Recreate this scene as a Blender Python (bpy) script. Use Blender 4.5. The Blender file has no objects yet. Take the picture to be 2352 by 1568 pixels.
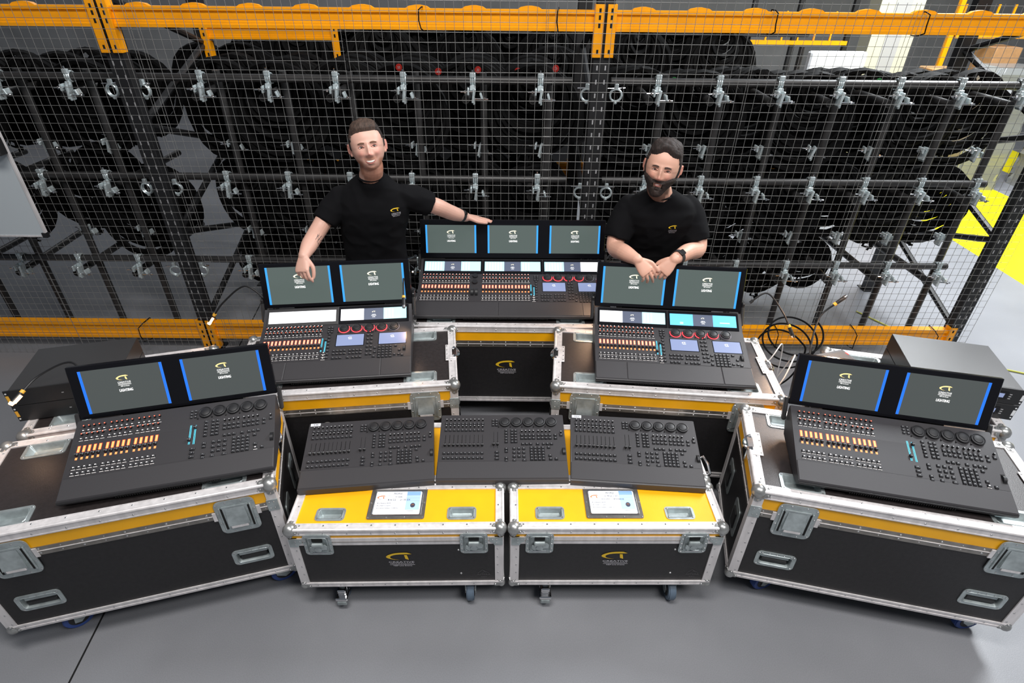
import bpy, math, random
from math import pi, sin, cos, radians, atan2, sqrt
from mathutils import Matrix, Vector
random.seed(7)
SC = bpy.context.scene
COL = SC.collection

# ---------------------------------------------------------------- camera
PITCH, ROLL, CAMH = 0.5845, 0.010, 2.5
cam_d = bpy.data.cameras.new('camera'); cam = bpy.data.objects.new('camera', cam_d); COL.objects.link(cam)
cam_d.sensor_width = 36; cam_d.lens = 36 * 1306 / 2352; cam_d.clip_start = .05; cam_d.clip_end = 100
_X = Vector((1, 0, 0)); _D = Vector((0, -sin(PITCH), -cos(PITCH))); _F = Vector((0, cos(PITCH), -sin(PITCH)))
_R = _X * cos(ROLL) - _D * sin(ROLL); _DN = _X * sin(ROLL) + _D * cos(ROLL)
cam.matrix_world = Matrix(((_R.x, -_DN.x, -_F.x, 0), (_R.y, -_DN.y, -_F.y, 0), (_R.z, -_DN.z, -_F.z, CAMH), (0, 0, 0, 1)))
SC.camera = cam

# ---------------------------------------------------------------- world, big lights, exposure
w = bpy.data.worlds.new('world'); SC.world = w; w.use_nodes = True
w.node_tree.nodes['Background'].inputs[0].default_value = (.80, .88, 1, 1)
w.node_tree.nodes['Background'].inputs[1].default_value = .15
def area(name, loc, target, sx, sy, power, color=(1, 1, 1), spread=pi):
    l = bpy.data.lights.new(name, 'AREA'); l.shape = 'RECTANGLE'; l.size = sx; l.size_y = sy; l.energy = power; l.color = color; l.spread = spread
    o = bpy.data.objects.new(name, l); COL.objects.link(o); o.location = loc
    o.rotation_euler = (Vector(target) - Vector(loc)).to_track_quat('-Z', 'Y').to_euler(); return o
area('overhead_light', (-.3, 0.6, 5.6), (0, 1.9, .5), 2.6, .8, 215, (1, .97, .94))
area('overhead_light', (2.6, -0.8, 5.4), (1.7, .9, .3), 2.6, .8, 185, (1, .98, .97))  # added fill that brightens the floor at the front right
area('overhead_light', (5.0, 5.6, 5.0), (4.8, 4.6, 0), 1.6, 4, 880, (.93, .97, 1))  # unseen source, stands in for door daylight at the back right
area('overhead_light', (-4.5, 8.5, 5.2), (-4.5, 9.5, 0), 3, 2, 60, (1, 1, 1))
SC.view_settings.view_transform = 'Standard'; SC.view_settings.look = 'None'
SC.view_settings.exposure = 0.0; SC.view_settings.gamma = 1; SC.view_settings.use_curve_mapping = False

# ---------------------------------------------------------------- materials
def mat(name, col, rough=.5, metal=0., emit=None, es=1., noise=None, bump=None, spec=None, coat=None, stretch=None):
    m = bpy.data.materials.new(name); m.use_nodes = True; nt = m.node_tree; b = nt.nodes['Principled BSDF']
    b.inputs['Base Color'].default_value = (*col, 1); b.inputs['Roughness'].default_value = rough; b.inputs['Metallic'].default_value = metal
    if spec is not None: b.inputs['Specular IOR Level'].default_value = spec
    if coat: b.inputs['Coat Weight'].default_value = coat; b.inputs['Coat Roughness'].default_value = .15
    if emit: b.inputs['Emission Color'].default_value = (*emit, 1); b.inputs['Emission Strength'].default_value = es
    if noise or bump:
        tc = nt.nodes.new('ShaderNodeTexCoord'); mp = nt.nodes.new('ShaderNodeMapping'); nt.links.new(tc.outputs['Object'], mp.inputs[0])
        if stretch: mp.inputs['Scale'].default_value = stretch
        if noise:
            sc, amt = noise; n = nt.nodes.new('ShaderNodeTexNoise'); n.inputs['Scale'].default_value = sc; n.inputs['Detail'].default_value = 5
            nt.links.new(mp.outputs[0], n.inputs['Vector'])
            r = nt.nodes.new('ShaderNodeValToRGB'); r.color_ramp.elements[0].position = .3; r.color_ramp.elements[1].position = .7
            r.color_ramp.elements[0].color = (*[c * (1 - amt) for c in col], 1); r.color_ramp.elements[1].color = (*[min(1, c * (1 + amt)) for c in col], 1)
            nt.links.new(n.outputs['Fac'], r.inputs[0]); nt.links.new(r.outputs[0], b.inputs['Base Color'])
        if bump:
            sc, st = bump; n = nt.nodes.new('ShaderNodeTexNoise'); n.inputs['Scale'].default_value = sc; n.inputs['Detail'].default_value = 3
            nt.links.new(mp.outputs[0], n.inputs['Vector']); bp = nt.nodes.new('ShaderNodeBump'); bp.inputs['Strength'].default_value = st; bp.inputs['Distance'].default_value = .002
            nt.links.new(n.outputs['Fac'], bp.inputs['Height']); nt.links.new(bp.outputs[0], b.inputs['Normal'])
    return m
M = {}
M['ply_black'] = mat('black_laminate', (.012, .011, .012), .5, noise=(60, .25), bump=(220, .25))
M['ply_top'] = mat('dark_brown_laminate', (.026, .021, .021), .42, noise=(60, .2), bump=(220, .25))
M['ply_yellow'] = mat('yellow_laminate', (.91, .435, .004), .42, noise=(9, .05), bump=(220, .15))
M['alu'] = mat('brushed_aluminium', (.74, .71, .71), .42, .3, noise=(40, .13), stretch=(1, 1, .2))
M['strip'] = mat('dull_metal_strip', (.30, .28, .255), .3, .8, noise=(25, .2))
M['zinc'] = mat('zinc_plate', (.42, .47, .475), .36, .6, noise=(28, .2), bump=(90, .1))
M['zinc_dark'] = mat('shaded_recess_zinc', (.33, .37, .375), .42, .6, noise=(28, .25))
M['steel'] = mat('worn_steel_ball', (.36, .365, .36), .34, .7, noise=(30, .25))
M['chrome'] = mat('polished_steel', (.75, .75, .76), .14, 1.)
M['rivet'] = mat('rivet_steel', (.65, .65, .65), .25, .9)
M['black'] = mat('black_plastic', (.012, .012, .013), .45)
M['hole'] = mat('black_void', (.002, .002, .002), .9)
M['rubber'] = mat('black_rubber', (.014, .014, .016), .6)
M['blue_tyre'] = mat('blue_rubber_tyre', (.035, .075, .27), .5)
M['grey_tyre'] = mat('grey_blue_tyre', (.10, .14, .19), .55)
M['deck'] = mat('charcoal_console_shell', (.036, .034, .037), .42, bump=(400, .12))
M['deck2'] = mat('charcoal_console_face', (.030, .028, .031), .5)
M['rest'] = mat('charcoal_palm_rest', (.034, .032, .035), .55, bump=(500, .1))
M['key'] = mat('dark_rubber_key', (.020, .020, .023), .4)
M['cap'] = mat('black_fader_cap', (.009, .009, .01), .35)
M['line'] = mat('grey_marking', (.35, .35, .36), .5)
M['knob'] = mat('black_dial_rubber', (.014, .014, .016), .5)
M['bezel'] = mat('glossy_black_bezel', (.006, .006, .008), .18, spec=.35)
M['lit_white'] = mat('white_key_light', (.8, .8, .8), .4, emit=(1, .9, .86), es=1.3)
M['lit_red'] = mat('red_knob_light', (.6, .1, .05), .4, emit=(1, .16, .10), es=1.6)
M['lit_fader'] = mat('orange_fader_light', (.6, .2, .1), .4, emit=(1, .20, .045), es=2.6)
M['lit_fader_hot'] = mat('pale_orange_fader_light', (.6, .3, .2), .4, emit=(1, .17, .10), es=2.6)
M['fader_spill'] = mat('painted_red_fader_spill', (.3, .02, .01), .4, emit=(.42, .03, .015), es=1.)  # spill of the fader light on the panel, painted as a glowing surround
M['lit_blue'] = mat('cyan_fader_light', (.1, .4, .5), .4, emit=(.06, .55, .80), es=1.1)
M['ring_red'] = mat('red_ring_light', (.6, .05, .05), .4, emit=(1, .05, .07), es=2.2)
M['ring_off'] = mat('pale_ring', (.3, .28, .32), .2, .5)
M['scr'] = mat('dim_grey_screen', (.02, .022, .022), .12, emit=(.098, .128, .118), es=1.0)
M['scr_lo'] = mat('dimmer_grey_screen', (.02, .022, .022), .12, emit=(.070, .080, .078), es=1.0)
M['scr_blue'] = mat('blue_screen_stripe', (.01, .03, .1), .2, emit=(.02, .20, .95), es=1.0)
M['scr_cyan'] = mat('bright_blue_screen_stripe', (.01, .05, .1), .2, emit=(.05, .38, 1.), es=1.1)
M['scr_white'] = mat('white_screen', (.5, .5, .5), .3, emit=(.93, .94, 1), es=1.15)
M['scr_pale'] = mat('pale_cyan_screen', (.3, .5, .5), .3, emit=(.42, .80, .92), es=1.05)
M['scr_sky'] = mat('sky_blue_screen', (.1, .3, .5), .3, emit=(.10, .50, .80), es=1.0)
M['scr_slate'] = mat('slate_screen', (.05, .06, .08), .3, emit=(.085, .10, .16), es=1.0)
M['scr_mid'] = mat('grey_blue_touch_screen', (.1, .12, .2), .3, emit=(.22, .27, .44), es=1.0)
M['scr_logo'] = mat('screen_logo_cream', (.8, .75, .5), .3, emit=(1, .90, .66), es=1.15)
M['scr_logo_y'] = mat('screen_logo_yellow', (.8, .6, .2), .3, emit=(1, .70, .28), es=1.05)
M['scr_text'] = mat('screen_text_white', (.9, .9, .9), .3, emit=(1, 1, .98), es=1.05)
M['paint_yellow'] = mat('yellow_logo_paint', (.78, .50, .02), .5)
M['paint_white'] = mat('white_print', (.62, .60, .64), .5)
M['paint_grey'] = mat('faint_grey_print', (.085, .083, .085), .5)
M['card'] = mat('white_card', (.80, .82, .86), .5)
M['card_blue'] = mat('card_blue', (.24, .42, .74), .5)
M['card_pale'] = mat('card_pale_blue', (.42, .60, .85), .5)
M['card_orange'] = mat('card_orange', (.62, .20, .05), .5)
M['ink'] = mat('dark_ink', (.05, .05, .08), .5)
M['ink_pale'] = mat('faint_ink', (.38, .39, .43), .5)
M['rack_yellow'] = mat('orange_yellow_rack_paint', (.95, .36, .002), .38, noise=(6, .08))
M['rack_black'] = mat('black_rack_paint', (.010, .010, .011), .5)
M['pipe'] = mat('black_scaffold_tube', (.028, .027, .027), .42, noise=(14, .3))
M['wire'] = mat('galvanised_mesh_wire', (.23, .23, .225), .5, .3)
M['clamp'] = mat('silver_clamp', (.60, .68, .70), .32, .45, noise=(30, .2))
M['cable'] = mat('black_cable', (.0028, .0028, .003), .75, spec=.15)
M['label_y'] = mat('yellow_label', (.85, .45, .05), .5)
M['tag_red'] = mat('red_tag', (.62, .03, .02), .4)
M['tag_green'] = mat('green_tag', (.02, .25, .05), .4)
M['white'] = mat('white_paint', (.75, .77, .79), .4)
M['board'] = mat('whiteboard_white', (.52, .57, .60), .3)
M['amp'] = mat('black_powder_coat', (.030, .029, .030), .34, bump=(500, .15))
M['cream'] = mat('cream_wall_paint', (.62, .60, .45), .6)
M['cardboard'] = mat('brown_cardboard', (.45, .24, .10), .8, noise=(20, .1))
M['plastic'] = mat('clear_wrap_plastic', (.26, .27, .27), .15, .3, bump=(14, 1.))
M['lamp_glow'] = mat('warm_lamp_glow', (1, .6, .3), .4, emit=(1, .42, .16), es=9)
M['yg'] = mat('yellow_green_cable', (.42, .42, .06), .5)
M['orange'] = mat('orange_plastic', (.75, .16, .03), .5)

# ---------------------------------------------------------------- mesh builder
class MB:
    def __init__(s): s.v = []; s.f = []; s.m = []; s.mats = []
    def mi(s, k):
        if k not in s.mats: s.mats.append(k)
        return s.mats.index(k)
    def add(s, vs, fs, k, T=None):
        o = len(s.v); i = s.mi(k)
        if T is not None: vs = [T @ Vector(p) for p in vs]
        s.v += [tuple(p) for p in vs]; s.f += [tuple(o + a for a in f) for f in fs]; s.m += [i] * len(fs)
    def box(s, x0, x1, y0, y1, z0, z1, k, T=None, b=0.):
        if b <= 0:
            vs = [(x, y, z) for z in (z0, z1) for y in (y0, y1) for x in (x0, x1)]
            s.add(vs, [(0, 2, 3, 1), (4, 5, 7, 6), (0, 1, 5, 4), (2, 6, 7, 3), (0, 4, 6, 2), (1, 3, 7, 5)], k, T); return
        lo = (x0, y0, z0); hi = (x1, y1, z1); ix = {}; vs = []
        for c in range(8):
            sg = (c & 1, c >> 1 & 1, c >> 2 & 1)
            for a in range(3):
                p = [hi[i] if sg[i] else lo[i] for i in range(3)]
                for i in range(3):
                    if i != a: p[i] += -b if sg[i] else b
                ix[(sg, a)] = len(vs); vs.append(tuple(p))
        fs = []; ctr = Vector([(lo[i] + hi[i]) / 2 for i in range(3)])
        for a in range(3):
            i, j = [q for q in range(3) if q != a]
            for sa in (0, 1):
                q = []
                for (p, r) in ((0, 0), (1, 0), (1, 1), (0, 1)):
                    sg = [0, 0, 0]; sg[a] = sa; sg[i] = p; sg[j] = r; q.append(ix[(tuple(sg), a)])
                fs.append(q)
            for si in (0, 1):
                for sj in (0, 1):
                    q = []
                    for sa, ax in ((0, i), (1, i), (1, j), (0, j)):
                        sg = [0, 0, 0]; sg[a] = sa; sg[i] = si; sg[j] = sj; q.append(ix[(tuple(sg), ax)])
                    fs.append(q)
        for c in range(8):
            sg = (c & 1, c >> 1 & 1, c >> 2 & 1); fs.append([ix[(sg, a)] for a in range(3)])
        out = []
        for f in fs:
            p = [Vector(vs[i]) for i in f]; n = (p[1] - p[0]).cross(p[2] - p[0]); c = sum(p, Vector()) / len(p)
            out.append(f if n.dot(c - ctr) > 0 else f[::-1])
        s.add(vs, out, k, T)
    def cyl(s, p0, p1, r, k, n=12, r1=None, T=None, caps=True):
        p0 = Vector(p0); p1 = Vector(p1); r1 = r if r1 is None else r1; d = (p1 - p0).normalized()
        a = d.orthogonal().normalized(); b = d.cross(a)
        vs = [p0 + (a * cos(2 * pi * i / n) + b * sin(2 * pi * i / n)) * r for i in range(n)] + [p1 + (a * cos(2 * pi * i / n) + b * sin(2 * pi * i / n)) * r1 for i in range(n)]
        fs = [(i, (i + 1) % n, n + (i + 1) % n, n + i) for i in range(n)]
        if caps: fs += [tuple(range(n))[::-1], tuple(range(n, 2 * n))]
        s.add(vs, fs, k, T)
    def tube(s, pts, r, k, n=8, T=None, closed=False, caps=True):
        P = [Vector(p) for p in pts]; L = len(P); vs = []; up = None
        for i, p in enumerate(P):
            t = (P[(i + 1) % L] - P[i - 1]) if closed else (P[min(i + 1, L - 1)] - P[max(i - 1, 0)])
            t.normalize()
            if up is None: up = t.orthogonal().normalized()
            up = (up - t * up.dot(t)).normalized(); b = t.cross(up); rr = r[i] if isinstance(r, (list, tuple)) else r
            vs += [p + (up * cos(2 * pi * j / n) + b * sin(2 * pi * j / n)) * rr for j in range(n)]
        fs = []
        for i in range(L if closed else L - 1):
            a = i * n; c = ((i + 1) % L) * n
            fs += [(a + j, a + (j + 1) % n, c + (j + 1) % n, c + j) for j in range(n)]
        if caps and not closed: fs += [tuple(range(n))[::-1], tuple(range((L - 1) * n, L * n))]
        s.add(vs, fs, k, T)
    def ball(s, c, r, k, nu=12, nv=8, sc=(1, 1, 1), T=None):
        vs = [(c[0], c[1], c[2] + r * sc[2])]
        for j in range(1, nv):
            t = pi * j / nv
            vs += [(c[0] + r * sc[0] * sin(t) * cos(2 * pi * i / nu), c[1] + r * sc[1] * sin(t) * sin(2 * pi * i / nu), c[2] + r * sc[2] * cos(t)) for i in range(nu)]
        vs.append((c[0], c[1], c[2] - r * sc[2])); fs = [(0, 1 + i, 1 + (i + 1) % nu) for i in range(nu)]
        for j in range(nv - 2):
            a = 1 + j * nu; b = a + nu
            fs += [(a + i, b + i, b + (i + 1) % nu, a + (i + 1) % nu) for i in range(nu)]
        a = 1 + (nv - 2) * nu; l = len(vs) - 1; fs += [(a + i, l, a + (i + 1) % nu) for i in range(nu)]
        s.add(vs, fs, k, T)
    def prism(s, poly, z0, z1, k, T=None, kt=None):
        n = len(poly); ar = sum(poly[i][0] * poly[(i + 1) % n][1] - poly[(i + 1) % n][0] * poly[i][1] for i in range(n))
        if ar < 0: poly = poly[::-1]
        vs = [(x, y, z0) for x, y in poly] + [(x, y, z1) for x, y in poly]
        s.add(vs, [(i, (i + 1) % n, n + (i + 1) % n, n + i) for i in range(n)] + [tuple(range(n))[::-1]], k, T)
        s.add(vs[n:], [tuple(range(n))], kt or k, T)
    def flat(s, poly, z, k, T=None):
        n = len(poly); ar = sum(poly[i][0] * poly[(i + 1) % n][1] - poly[(i + 1) % n][0] * poly[i][1] for i in range(n))
        if ar < 0: poly = poly[::-1]
        s.add([(x, y, z) for x, y in poly], [tuple(range(n))], k, T)
    def ringstack(s, rings, k, T=None, cap=True):
        # rings: list of (poly, z), same count, ccw, outer to inner/bottom
        n = len(rings[0][0]); vs = []; fs = []
        for p, z in rings: vs += [(x, y, z) for x, y in p]
        for a in range(len(rings) - 1): fs += [(a * n + i, a * n + (i + 1) % n, (a + 1) * n + (i + 1) % n, (a + 1) * n + i) for i in range(n)]
        if cap: fs.append(tuple(range((len(rings) - 1) * n, len(rings) * n)))
        s.add(vs, fs, k, T)
    def holes(s, x0, x1, y0, y1, hs, z, k, T=None):
        xs = sorted({x0, x1, *[h[0] for h in hs], *[h[1] for h in hs]}); ys = sorted({y0, y1, *[h[2] for h in hs], *[h[3] for h in hs]})
        xs = [x for x in xs if x0 <= x <= x1]; ys = [y for y in ys if y0 <= y <= y1]
        for a, b in zip(xs, xs[1:]):
            for c, d in zip(ys, ys[1:]):
                mx, my = (a + b) / 2, (c + d) / 2
                if any(h[0] < mx < h[1] and h[2] < my < h[3] for h in hs): continue
                s.add([(a, c, z), (b, c, z), (b, d, z), (a, d, z)], [(0, 1, 2, 3)], k, T)
    def mesh(s, name, ang=35):
        me = bpy.data.meshes.new(name); me.from_pydata(s.v, [], s.f)
        for k in s.mats: me.materials.append(M[k])
        me.polygons.foreach_set('material_index', s.m); me.polygons.foreach_set('use_smooth', [True] * len(s.f))
        me.update(); me.set_sharp_from_angle(angle=radians(ang)); return me
    def build(s, name, parent=None, ang=35):
        return link(name, s.mesh(name, ang), parent)
def link(name, me, parent=None, loc=None, rot=None):
    o = bpy.data.objects.new(name, me); COL.objects.link(o); o.parent = parent
    if loc is not None: o.location = loc
    if rot is not None: o.rotation_euler = rot
    return o
def thing(name, label, cat, loc=(0, 0, 0), rz=0., group=None):
    o = bpy.data.objects.new(name, None); COL.objects.link(o); o.location = loc; o.rotation_euler = (0, 0, rz); o.empty_display_size = .1
    return tag(o, label, cat, group)
def tag(o, label, cat, group=None):
    o['label'] = label; o['category'] = cat
    if group: o['group'] = group
    return o
def struct(o): o['kind'] = 'structure'; return o
def dup(root, loc, rz, label=None, group=None, skip=()):
    kids = {}
    for o in bpy.data.objects:
        if o.parent: kids.setdefault(o.parent.name, []).append(o)
    def cp(o, p):
        c = o.copy(); COL.objects.link(c); c.parent = p
        for ch in kids.get(o.name, []):
            if ch.name.split('.')[0] in skip: continue
            cp(ch, c)
        return c
    r = cp(root, None); r.location = loc; r.rotation_euler = (0, 0, rz)
    if label: r['label'] = label
    if group: r['group'] = group
    return r
def TR(x, y, z): return Matrix.Translation((x, y, z))
def RX(a): return Matrix.Rotation(a, 4, 'X')
def RY(a): return Matrix.Rotation(a, 4, 'Y')
def RZ(a): return Matrix.Rotation(a, 4, 'Z')
FRONT = RX(pi / 2)     # local xy plane -> world xz plane facing -y  (z out of plane -> -y)
def rrect(w, h, r, n=4, cx=0., cy=0.):
    p = []
    for (sx, sy, a0) in ((1, 1, 0), (-1, 1, 90), (-1, -1, 180), (1, -1, 270)):
        for i in range(n + 1):
            a = radians(a0 + 90 * i / n); p.append((cx + sx * (w / 2 - r) + r * cos(a), cy + sy * (h / 2 - r) + r * sin(a)))
    return p
_tc = {}
def text_geo(t):
    if t not in _tc:
        c = bpy.data.curves.new('t', 'FONT'); c.body = t; c.resolution_u = 2; c.align_x = 'CENTER'; c.align_y = 'CENTER'
        o = bpy.data.objects.new('t', c); COL.objects.link(o); me = bpy.data.meshes.new_from_object(o)
        vs = [tuple(v.co) for v in me.vertices]; fs = [tuple(p.vertices) for p in me.polygons]
        bpy.data.objects.remove(o); bpy.data.curves.remove(c); bpy.data.meshes.remove(me)
        xs = [v[0] for v in vs]; ys = [v[1] for v in vs]; cx, cy = (min(xs) + max(xs)) / 2, (min(ys) + max(ys)) / 2; W, H = max(xs) - min(xs), max(ys) - min(ys)
        _tc[t] = ([((v[0] - cx) / W, (v[1] - cy) / H, 0) for v in vs], fs)
    return _tc[t]
def text(mb, t, cx, cy, wd, ht, z, k, T=None):
    vs, fs = text_geo(t); mb.add([(cx + v[0] * wd, cy + v[1] * ht, z) for v in vs], fs, k, T)
_SW = [(1480, 425), (1400, 385), (1300, 338), (1150, 335), (1000, 342), (850, 362), (720, 400), (600, 455), (520, 510), (475, 570), (490, 630), (560, 680), (680, 728), (800, 758), (990, 778),
       (860, 752), (760, 725), (690, 695), (645, 650), (632, 605), (650, 560), (700, 520), (790, 480), (900, 455), (1030, 442), (1200, 438), (1400, 434)]
_ST = [(1180, 482), (1290, 482), (1330, 690), (1340, 775), (1215, 715), (1205, 660)]
def logo(mb, T, wd, z, kl, kt, full=True, sub='NEP Live Events'):
    s = wd / 1000.
    f = lambda P: [((x - 1000) * s, (760 - y) * s) for x, y in P]
    mb.flat(f(_SW), z, kl, T); mb.flat(f(_ST), z, kl, T)
    if full:
        text(mb, 'CREATIVE', 45 * s, -148 * s, 990 * s, 88 * s, z, kt, T); text(mb, 'TECHNOLOGY', 60 * s, -235 * s, 950 * s, 58 * s, z, kt, T)
        mb.box(-415 * s, 555 * s, -322 * s, -308 * s, z - .0002, z, kt, T); text(mb, sub, 80 * s, -378 * s, 720 * s, 70 * s, z, kt, T)
# ---------------------------------------------------------------- road cases
def rivet(mb, x, y, z, T=None, r=.0042): mb.ball((x, y, z), r, 'rivet', 6, 4, (1, 1, .45), T)
def edge_bar(mb, L, fw, T, nr=0):
    # aluminium angle along +x from 0..L, corner at origin, flanges of width fw in +y (top) and -z (front); face normals +z / -y
    pr = [(-.004, .004), (-.004, -fw), (.003, -fw), (.003, -.001), (fw * .5, -.001), (fw, -.001), (fw, .004)]
    R = Matrix(((0, 0, 1, 0), (1, 0, 0, 0), (0, 1, 0, 0), (0, 0, 0, 1)))
    mb.prism([(a, b) for a, b in pr], 0, L, 'alu', T @ R)
    mb.cyl((0, .0, .0), (L, .0, .0), .0075, 'alu', 8, T=T)
    mb.box(0, L, -.0052, -.0038, -fw, -fw + .006, 'alu', T); mb.box(0, L, fw - .006, fw, .0038, .0055, 'alu', T)
    for i in range(nr):
        x = L * (i + .5) / nr
        rivet(mb, x, fw * .62, .0045, T); mb.ball((x, -.0045, -fw * .62), .0042, 'rivet', 6, 4, (1, .45, 1), T)
def corner(mb, x, y, z, sx, sy, sz, r=.03, f=.05):
    mb.ball((x + sx * r * .35, y + sy * r * .35, z + sz * r * .35), r, 'steel', 14, 9)
    for ax in range(3):
        o = [q for q in range(3) if q != ax]
        S = (sx, sy, sz); out = -S[ax] * .0065; c = (x, y, z)
        def P(a, b, h):
            p = [0, 0, 0]; p[ax] = c[ax] + out * (1 if h else .2); p[o[0]] = c[o[0]] + S[o[0]] * a; p[o[1]] = c[o[1]] + S[o[1]] * b; return p
        pl = [(-.002, -.002), (f, -.002), (f * 1.12, f * .25), (f * .98, f * .5), (f * .72, f * .56), (f * .72, f * .72), (f * .56, f * .72), (f * .5, f * .98), (f * .25, f * 1.12), (-.002, f)]
        n = len(pl); vs = [P(a, b, 1) for a, b in pl] + [P(a, b, 0) for a, b in pl]
        mb.add(vs, [tuple(range(n)), tuple(range(n, 2 * n))[::-1]] + [(i, (i + 1) % n, n + (i + 1) % n, n + i) for i in range(n)], 'steel')
        for a, b in ((f * .92, f * .3), (f * .3, f * .92)): mb.ball(P(a, b, 1), .005, 'rivet', 6, 4)
def dish(mb, T, w_, h_, dep, k='zinc', kf='zinc', riv=True, rr=.018, lip=.016, slope=.012):
    o = rrect(w_, h_, rr); i = rrect(w_ - 2 * lip, h_ - 2 * lip, rr * .6); j = rrect(w_ - 2 * lip - 2 * slope, h_ - 2 * lip - 2 * slope, rr * .4)
    i2 = rrect(w_ - 2 * lip + .006, h_ - 2 * lip + .006, rr * .7)
    mb.ringstack([(o, 0), (o, .003), (i2, .003), (rrect(w_ - 2 * lip + .003, h_ - 2 * lip + .003, rr * .65), .005), (i, .003)], k, T, cap=False)
    mb.ringstack([(i, .003), (j, -dep)], k, T, cap=False); mb.flat(j, -dep, kf, T)
    if riv:
        for a, b in ((1, 1), (-1, 1), (-1, -1), (1, -1)): rivet(mb, a * (w_ / 2 - .011), b * (h_ / 2 - .011), .004, T)
def castor(parent, x, y, zt, kind, rz):
    mb = MB(); r = zt * .40
    mb.box(-.05, .05, -.045, .045, zt - .006, zt, 'chrome' if kind == 'brake' else 'zinc'); mb.cyl((0, 0, zt - .03), (0, 0, zt - .005), .032, 'zinc', 14)
    for s in (-1, 1):
        P = [(-.005, zt - .03), (.03, zt - .03), (.045, r * 1.4), (.05, r * .75), (.03, r * .6), (.0, r * 1.1)]
        R = Matrix(((1, 0, 0, 0), (0, 0, 1, 0), (0, 1, 0, 0), (0, 0, 0, 1)))
        mb.prism([(a * 1.15 - .022, b) for a, b in P], s * .024 - .0015, s * .024 + .0015, 'zinc' if kind != 'brake' else 'chrome', R)
    if kind == 'brake':
        mb.box(-.062, -.018, -.019, .019, r * 1.25, r * 1.85, 'chrome', None, .005); mb.box(-.080, -.03, -.027, .027, r * .95, r * 1.28, 'chrome', None, .004); mb.box(-.084, -.045, -.022, .022, r * .55, r * .97, 'zinc_dark', None, .004)
    c = mb.build('castor', parent); c.location = (x, y, 0); c.rotation_euler = (0, 0, rz)
    wb = MB(); tk = {'blue': 'blue_tyre', 'grey': 'grey_tyre', 'brake': 'grey_tyre'}[kind]; cx = .014
    for a, b, q, kk in ((-.0175, .0175, r - .004, tk), (-.012, .012, r, tk), (-.019, .019, r * .66, 'black'), (-.023, .023, r * .3, 'chrome')):
        wb.cyl((cx, a, r), (cx, b, r), q, kk, 28)
    wb.build('wheel', c)
def handle_plate(parent, x, z, bar='black'):
    mb = MB(); T = TR(x, -.0005, z) @ FRONT; dish(mb, T, .165, .095, .03, 'zinc', 'zinc_dark', True, .02, .017, .006)
    for i in range(5): rivet(mb, -.06 + .03 * i, .039, .0045, T, .003)
    mb.box(-.056, .056, -.026, -.002, -.02, -.004, bar, T, .005); mb.box(-.06, .06, -.002, .022, -.026, -.008, 'zinc', T, .003)
    return mb.build('recessed_handle', parent)
def cover_latch(parent, x, z, dark=False):
    mb = MB(); T = TR(x, -.0035, z) @ FRONT @ Matrix.Diagonal((1, 1.12, 1, 1)); k = 'zinc'
    mb.prism(rrect(.155, .17, .024), 0, .004, k, T)
    mb.box(-.052, .052, -.058, .06, .004, .007, k, T, .002)
    vs = [(-.036, .05, .008), (.036, .05, .008), (.042, -.035, .02), (-.042, -.035, .02), (-.04, -.05, .007), (.04, -.05, .007)]
    mb.add(vs, [(0, 3, 2, 1), (3, 4, 5, 2), (1, 2, 5), (0, 4, 3)], k, T)
    mb.box(-.033, .033, -.049, -.037, .012, .0195, 'alu', T, .001)
    for s in (-1, 1):
        mb.box(s * .052 - .004, s * .052 + .004, -.06, .05, .0045, .0075, 'hole' if not dark else 'zinc_dark', T); mb.box(s * .059 - .003, s * .059 + .003, -.062, .055, .004, .009, k, T, .001)
        for b in (-.07, -.025, .025, .07): rivet(mb, s * .069, b, .0045, T)
    for a in (-.03, .03): rivet(mb, a, -.077, .0045, T); rivet(mb, a, .077, .0045, T)
    mb.box(-.036, .036, .0, .0015, .0125, .0142, 'zinc_dark', T)
    mb.box(-.092, -.075, -.01, .032, 0, .004, 'alu', T); mb.box(.075, .092, -.01, .032, 0, .004, 'alu', T)
    return mb.build('cover_latch', parent)
def butterfly_latch(parent, x, z):
    mb = MB(); T = TR(x, -.0068, z) @ FRONT; mb.prism(rrect(.116, .126, .018), -.006, .0005, 'zinc', T)
    dish(mb, T, .118, .128, -.001, 'zinc', 'zinc_dark', True, .018, .02, .003)
    T2 = T
    mb.box(-.022, .022, .022, .046, .0, .004, 'hole', T2); mb.box(-.024, .024, -.004, .022, .001, .016, 'zinc', T2 @ RX(.2), .004)
    mb.cyl((0, -.018, .0), (0, -.018, .014), .015, 'zinc', 16, T=T2)
    for s in (-1, 1):
        P = [(s * .004, -.008), (s * .032, .004), (s * .038, -.012), (s * .03, -.028), (s * .01, -.026)]
        mb.prism(P, .008, .0115, 'zinc', T2 @ RZ(.25)); mb.box(s * .042 - .004, s * .042 + .004, -.045, .045, .0, .003, 'zinc_dark', T2)
    mb.box(-.03, .03, -.052, -.047, .001, .006, 'chrome', T2, .001)
    for b in (-.03, 0, .03): rivet(mb, .052, b, .0045, T); rivet(mb, -.052, b, .0045, T)
    return mb.build('butterfly_latch', parent)
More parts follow.
